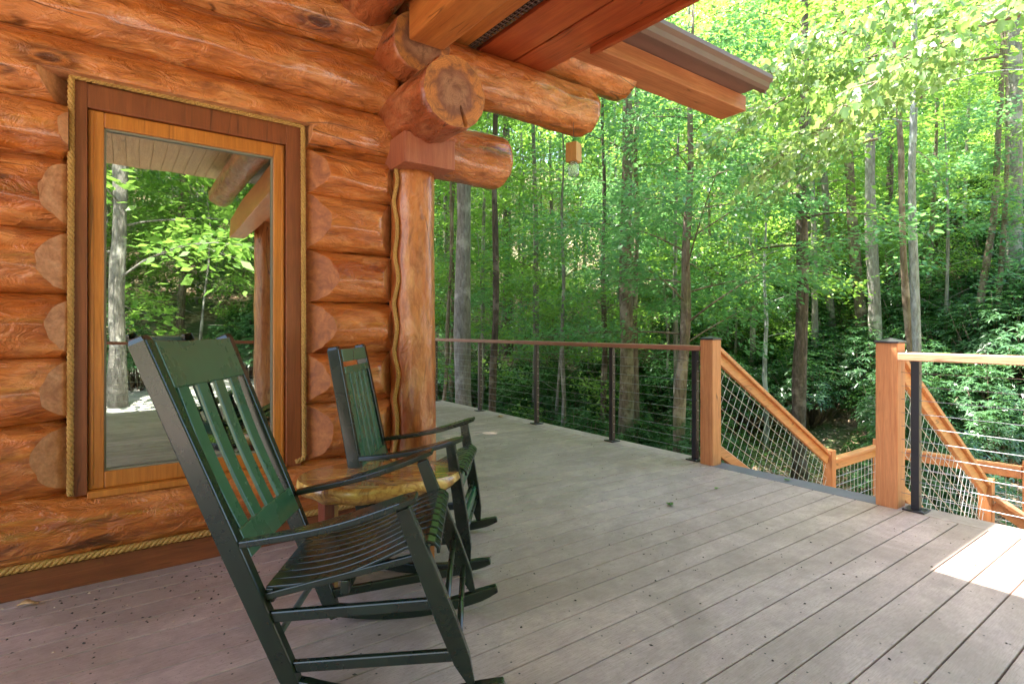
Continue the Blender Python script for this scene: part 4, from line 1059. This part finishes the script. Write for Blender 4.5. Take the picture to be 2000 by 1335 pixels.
# -- the rest of the wood
def ok(x, y, md, lst):
    return all((x-a)**2+(y-b)**2 > md*md for a, b in lst)
tp_ = [at(p, d) for p, d in ((905,11.5),(960,12),(1222,13),(1335,11),(1565,11.5),(1790,8.8),(1700,15),(1980,17))]
def scatter(protos, n, dr, lr, md, label, group, srange, name='tree', seed=1, avoid=None):
    r = random.Random(seed); c = 0; local = list(tp_)
    for _ in range(20000):
        if c >= n: break
        d = math.sqrt(r.uniform(dr[0]**2, dr[1]**2)); lp = r.uniform(*lr); x, y = at(1000+1060*lp, d)
        if not ok(x, y, md, local): continue
        if avoid and avoid(x, y, d, lp): continue
        local.append((x,y)); k = c % len(protos); c += 1
        place(name, *protos[k], x, y, label, 'tree', group, r.uniform(*srange))
scatter(under, 56, (12.5, 30), (-.30, 1.05), 1.9, 'small leafy understory tree with low spreading sprays in the woods', 'understory trees in the woods', (.7,1.15), seed=2, avoid=lambda x,y,d,lp: (lp > .30 and d < 15))
scatter(canopy, 20, (17, 38), (-.35, 1.1), 3.2, 'tall forest tree with bare lower trunk among the woods', 'tall forest trees', (.8,1.1), seed=3)
scatter(poles, 64, (13, 34), (-.25, 1.05), 1.3, 'slender pole tree with a small crown in the woods', 'slender pole trees in the woods', (.7,1.1), seed=4)
scatter(far, 80, (30, 75), (-.40, 1.15), 3.4, 'leafy tree on the far wooded hillside', 'trees on the far hillside', (.75,1.15), seed=5)
for k, (x, y) in enumerate(((0.5,12.5),(3.2,13.5),(-2.5,14.5),(2.0,17.5),(5.5,17.0),(-.5,20),(2.9,12.0),(2.6,15.9),(.2,15.2))):  # unseen canopy trees added to keep the sun off the far deck
    place('tree', *canopy[k%4], x, y, 'unseen tall tree added behind the cabin to shade the deck', 'tree', 'shade trees added behind the cabin', 1.0)
# woods opposite the window, behind the camera
r_ = random.Random(8); c = 0; L2 = []
lab = 'leafy tree beyond the porch seen mirrored in the window'
while c < 78:
    y = -r_.uniform(7.5, 34); x = r_.uniform(-12, 20)
    if y > -10 and c % 3: continue
    if not ok(x, y, 2.0, L2): continue
    L2.append((x,y)); pr = (under + canopy + far)[c % 11]; place('tree', *pr, x, y, lab, 'tree', 'trees mirrored in the window', r_.uniform(.75,1.1)); c += 1
c = 0
while c < 26:
    y = -r_.uniform(7.5, 14); x = r_.uniform(-9, 12)
    if not ok(x, y, .8, L2): continue
    L2.append((x,y)); place('laurel_bush', *laurels[c%3], x, y, 'laurel bush beyond the porch seen mirrored in the window', 'bush', 'laurels mirrored in the window', r_.uniform(.8,1.2), cn='foliage', tn='stems'); c += 1

# -- ground cover and fallen leaves as loose stuff
g = np.random.default_rng(21); n = 30000
d = np.sqrt(g.uniform(6.5**2, 22**2, n)); lp = g.uniform(-.25, 1.05, n); x = FW.x*d+RT.x*lp*d; y = FW.y*d+RT.y*lp*d
pat = np.sin(x*1.1+.5)*np.cos(y*.9) + .5*np.sin(x*2.7+y*1.9); keep = pat > -.05; keep &= ~((x < 4.6) | ((x < 8.1) & (y > -1) & (y < 3.1)))
x, y = x[keep], y[keep]; n = len(x); z = gh(x, y) + g.uniform(.01,.22,n)
dr = g.normal(0,1,(n,3)); dr[:,2] *= .35
tag(link('ground_cover', leaves_mesh('ground_cover', np.stack([x,y,z],1), dr, np.array([0,0,1.])+g.normal(0,.35,(n,3)), g.uniform(.06,.15,n), 'kite', GCOV)), 'low green herbs covering the forest floor below the stairs', 'ground cover', kind='stuff')
n = 60000; d = np.sqrt(g.uniform(6.5**2, 26**2, n)); lp = g.uniform(-.25, 1.05, n); x = FW.x*d+RT.x*lp*d; y = FW.y*d+RT.y*lp*d
keep = ~(x < 4.6); x, y = x[keep], y[keep]; n = len(x); z = gh(x,y)+.02; dr = g.normal(0,1,(n,3)); dr[:,2] *= .25
LIT = Mat('dry_leaf'); gg = LIT.n('ShaderNodeNewGeometry'); LIT.out(LIT.ramp(gg.outputs['Random Per Island'], [(0,(.14,.08,.045)), (.5,(.36,.24,.15)), (1,(.58,.44,.32))]), .8)
tag(link('leaf_litter', leaves_mesh('leaf_litter', np.stack([x,y,z],1), dr, np.array([0,0,1.])+g.normal(0,.3,(n,3)), g.uniform(.06,.12,n), 'kite', LIT.m)), 'dry brown fallen leaves on the forest floor', 'leaf litter', kind='stuff')
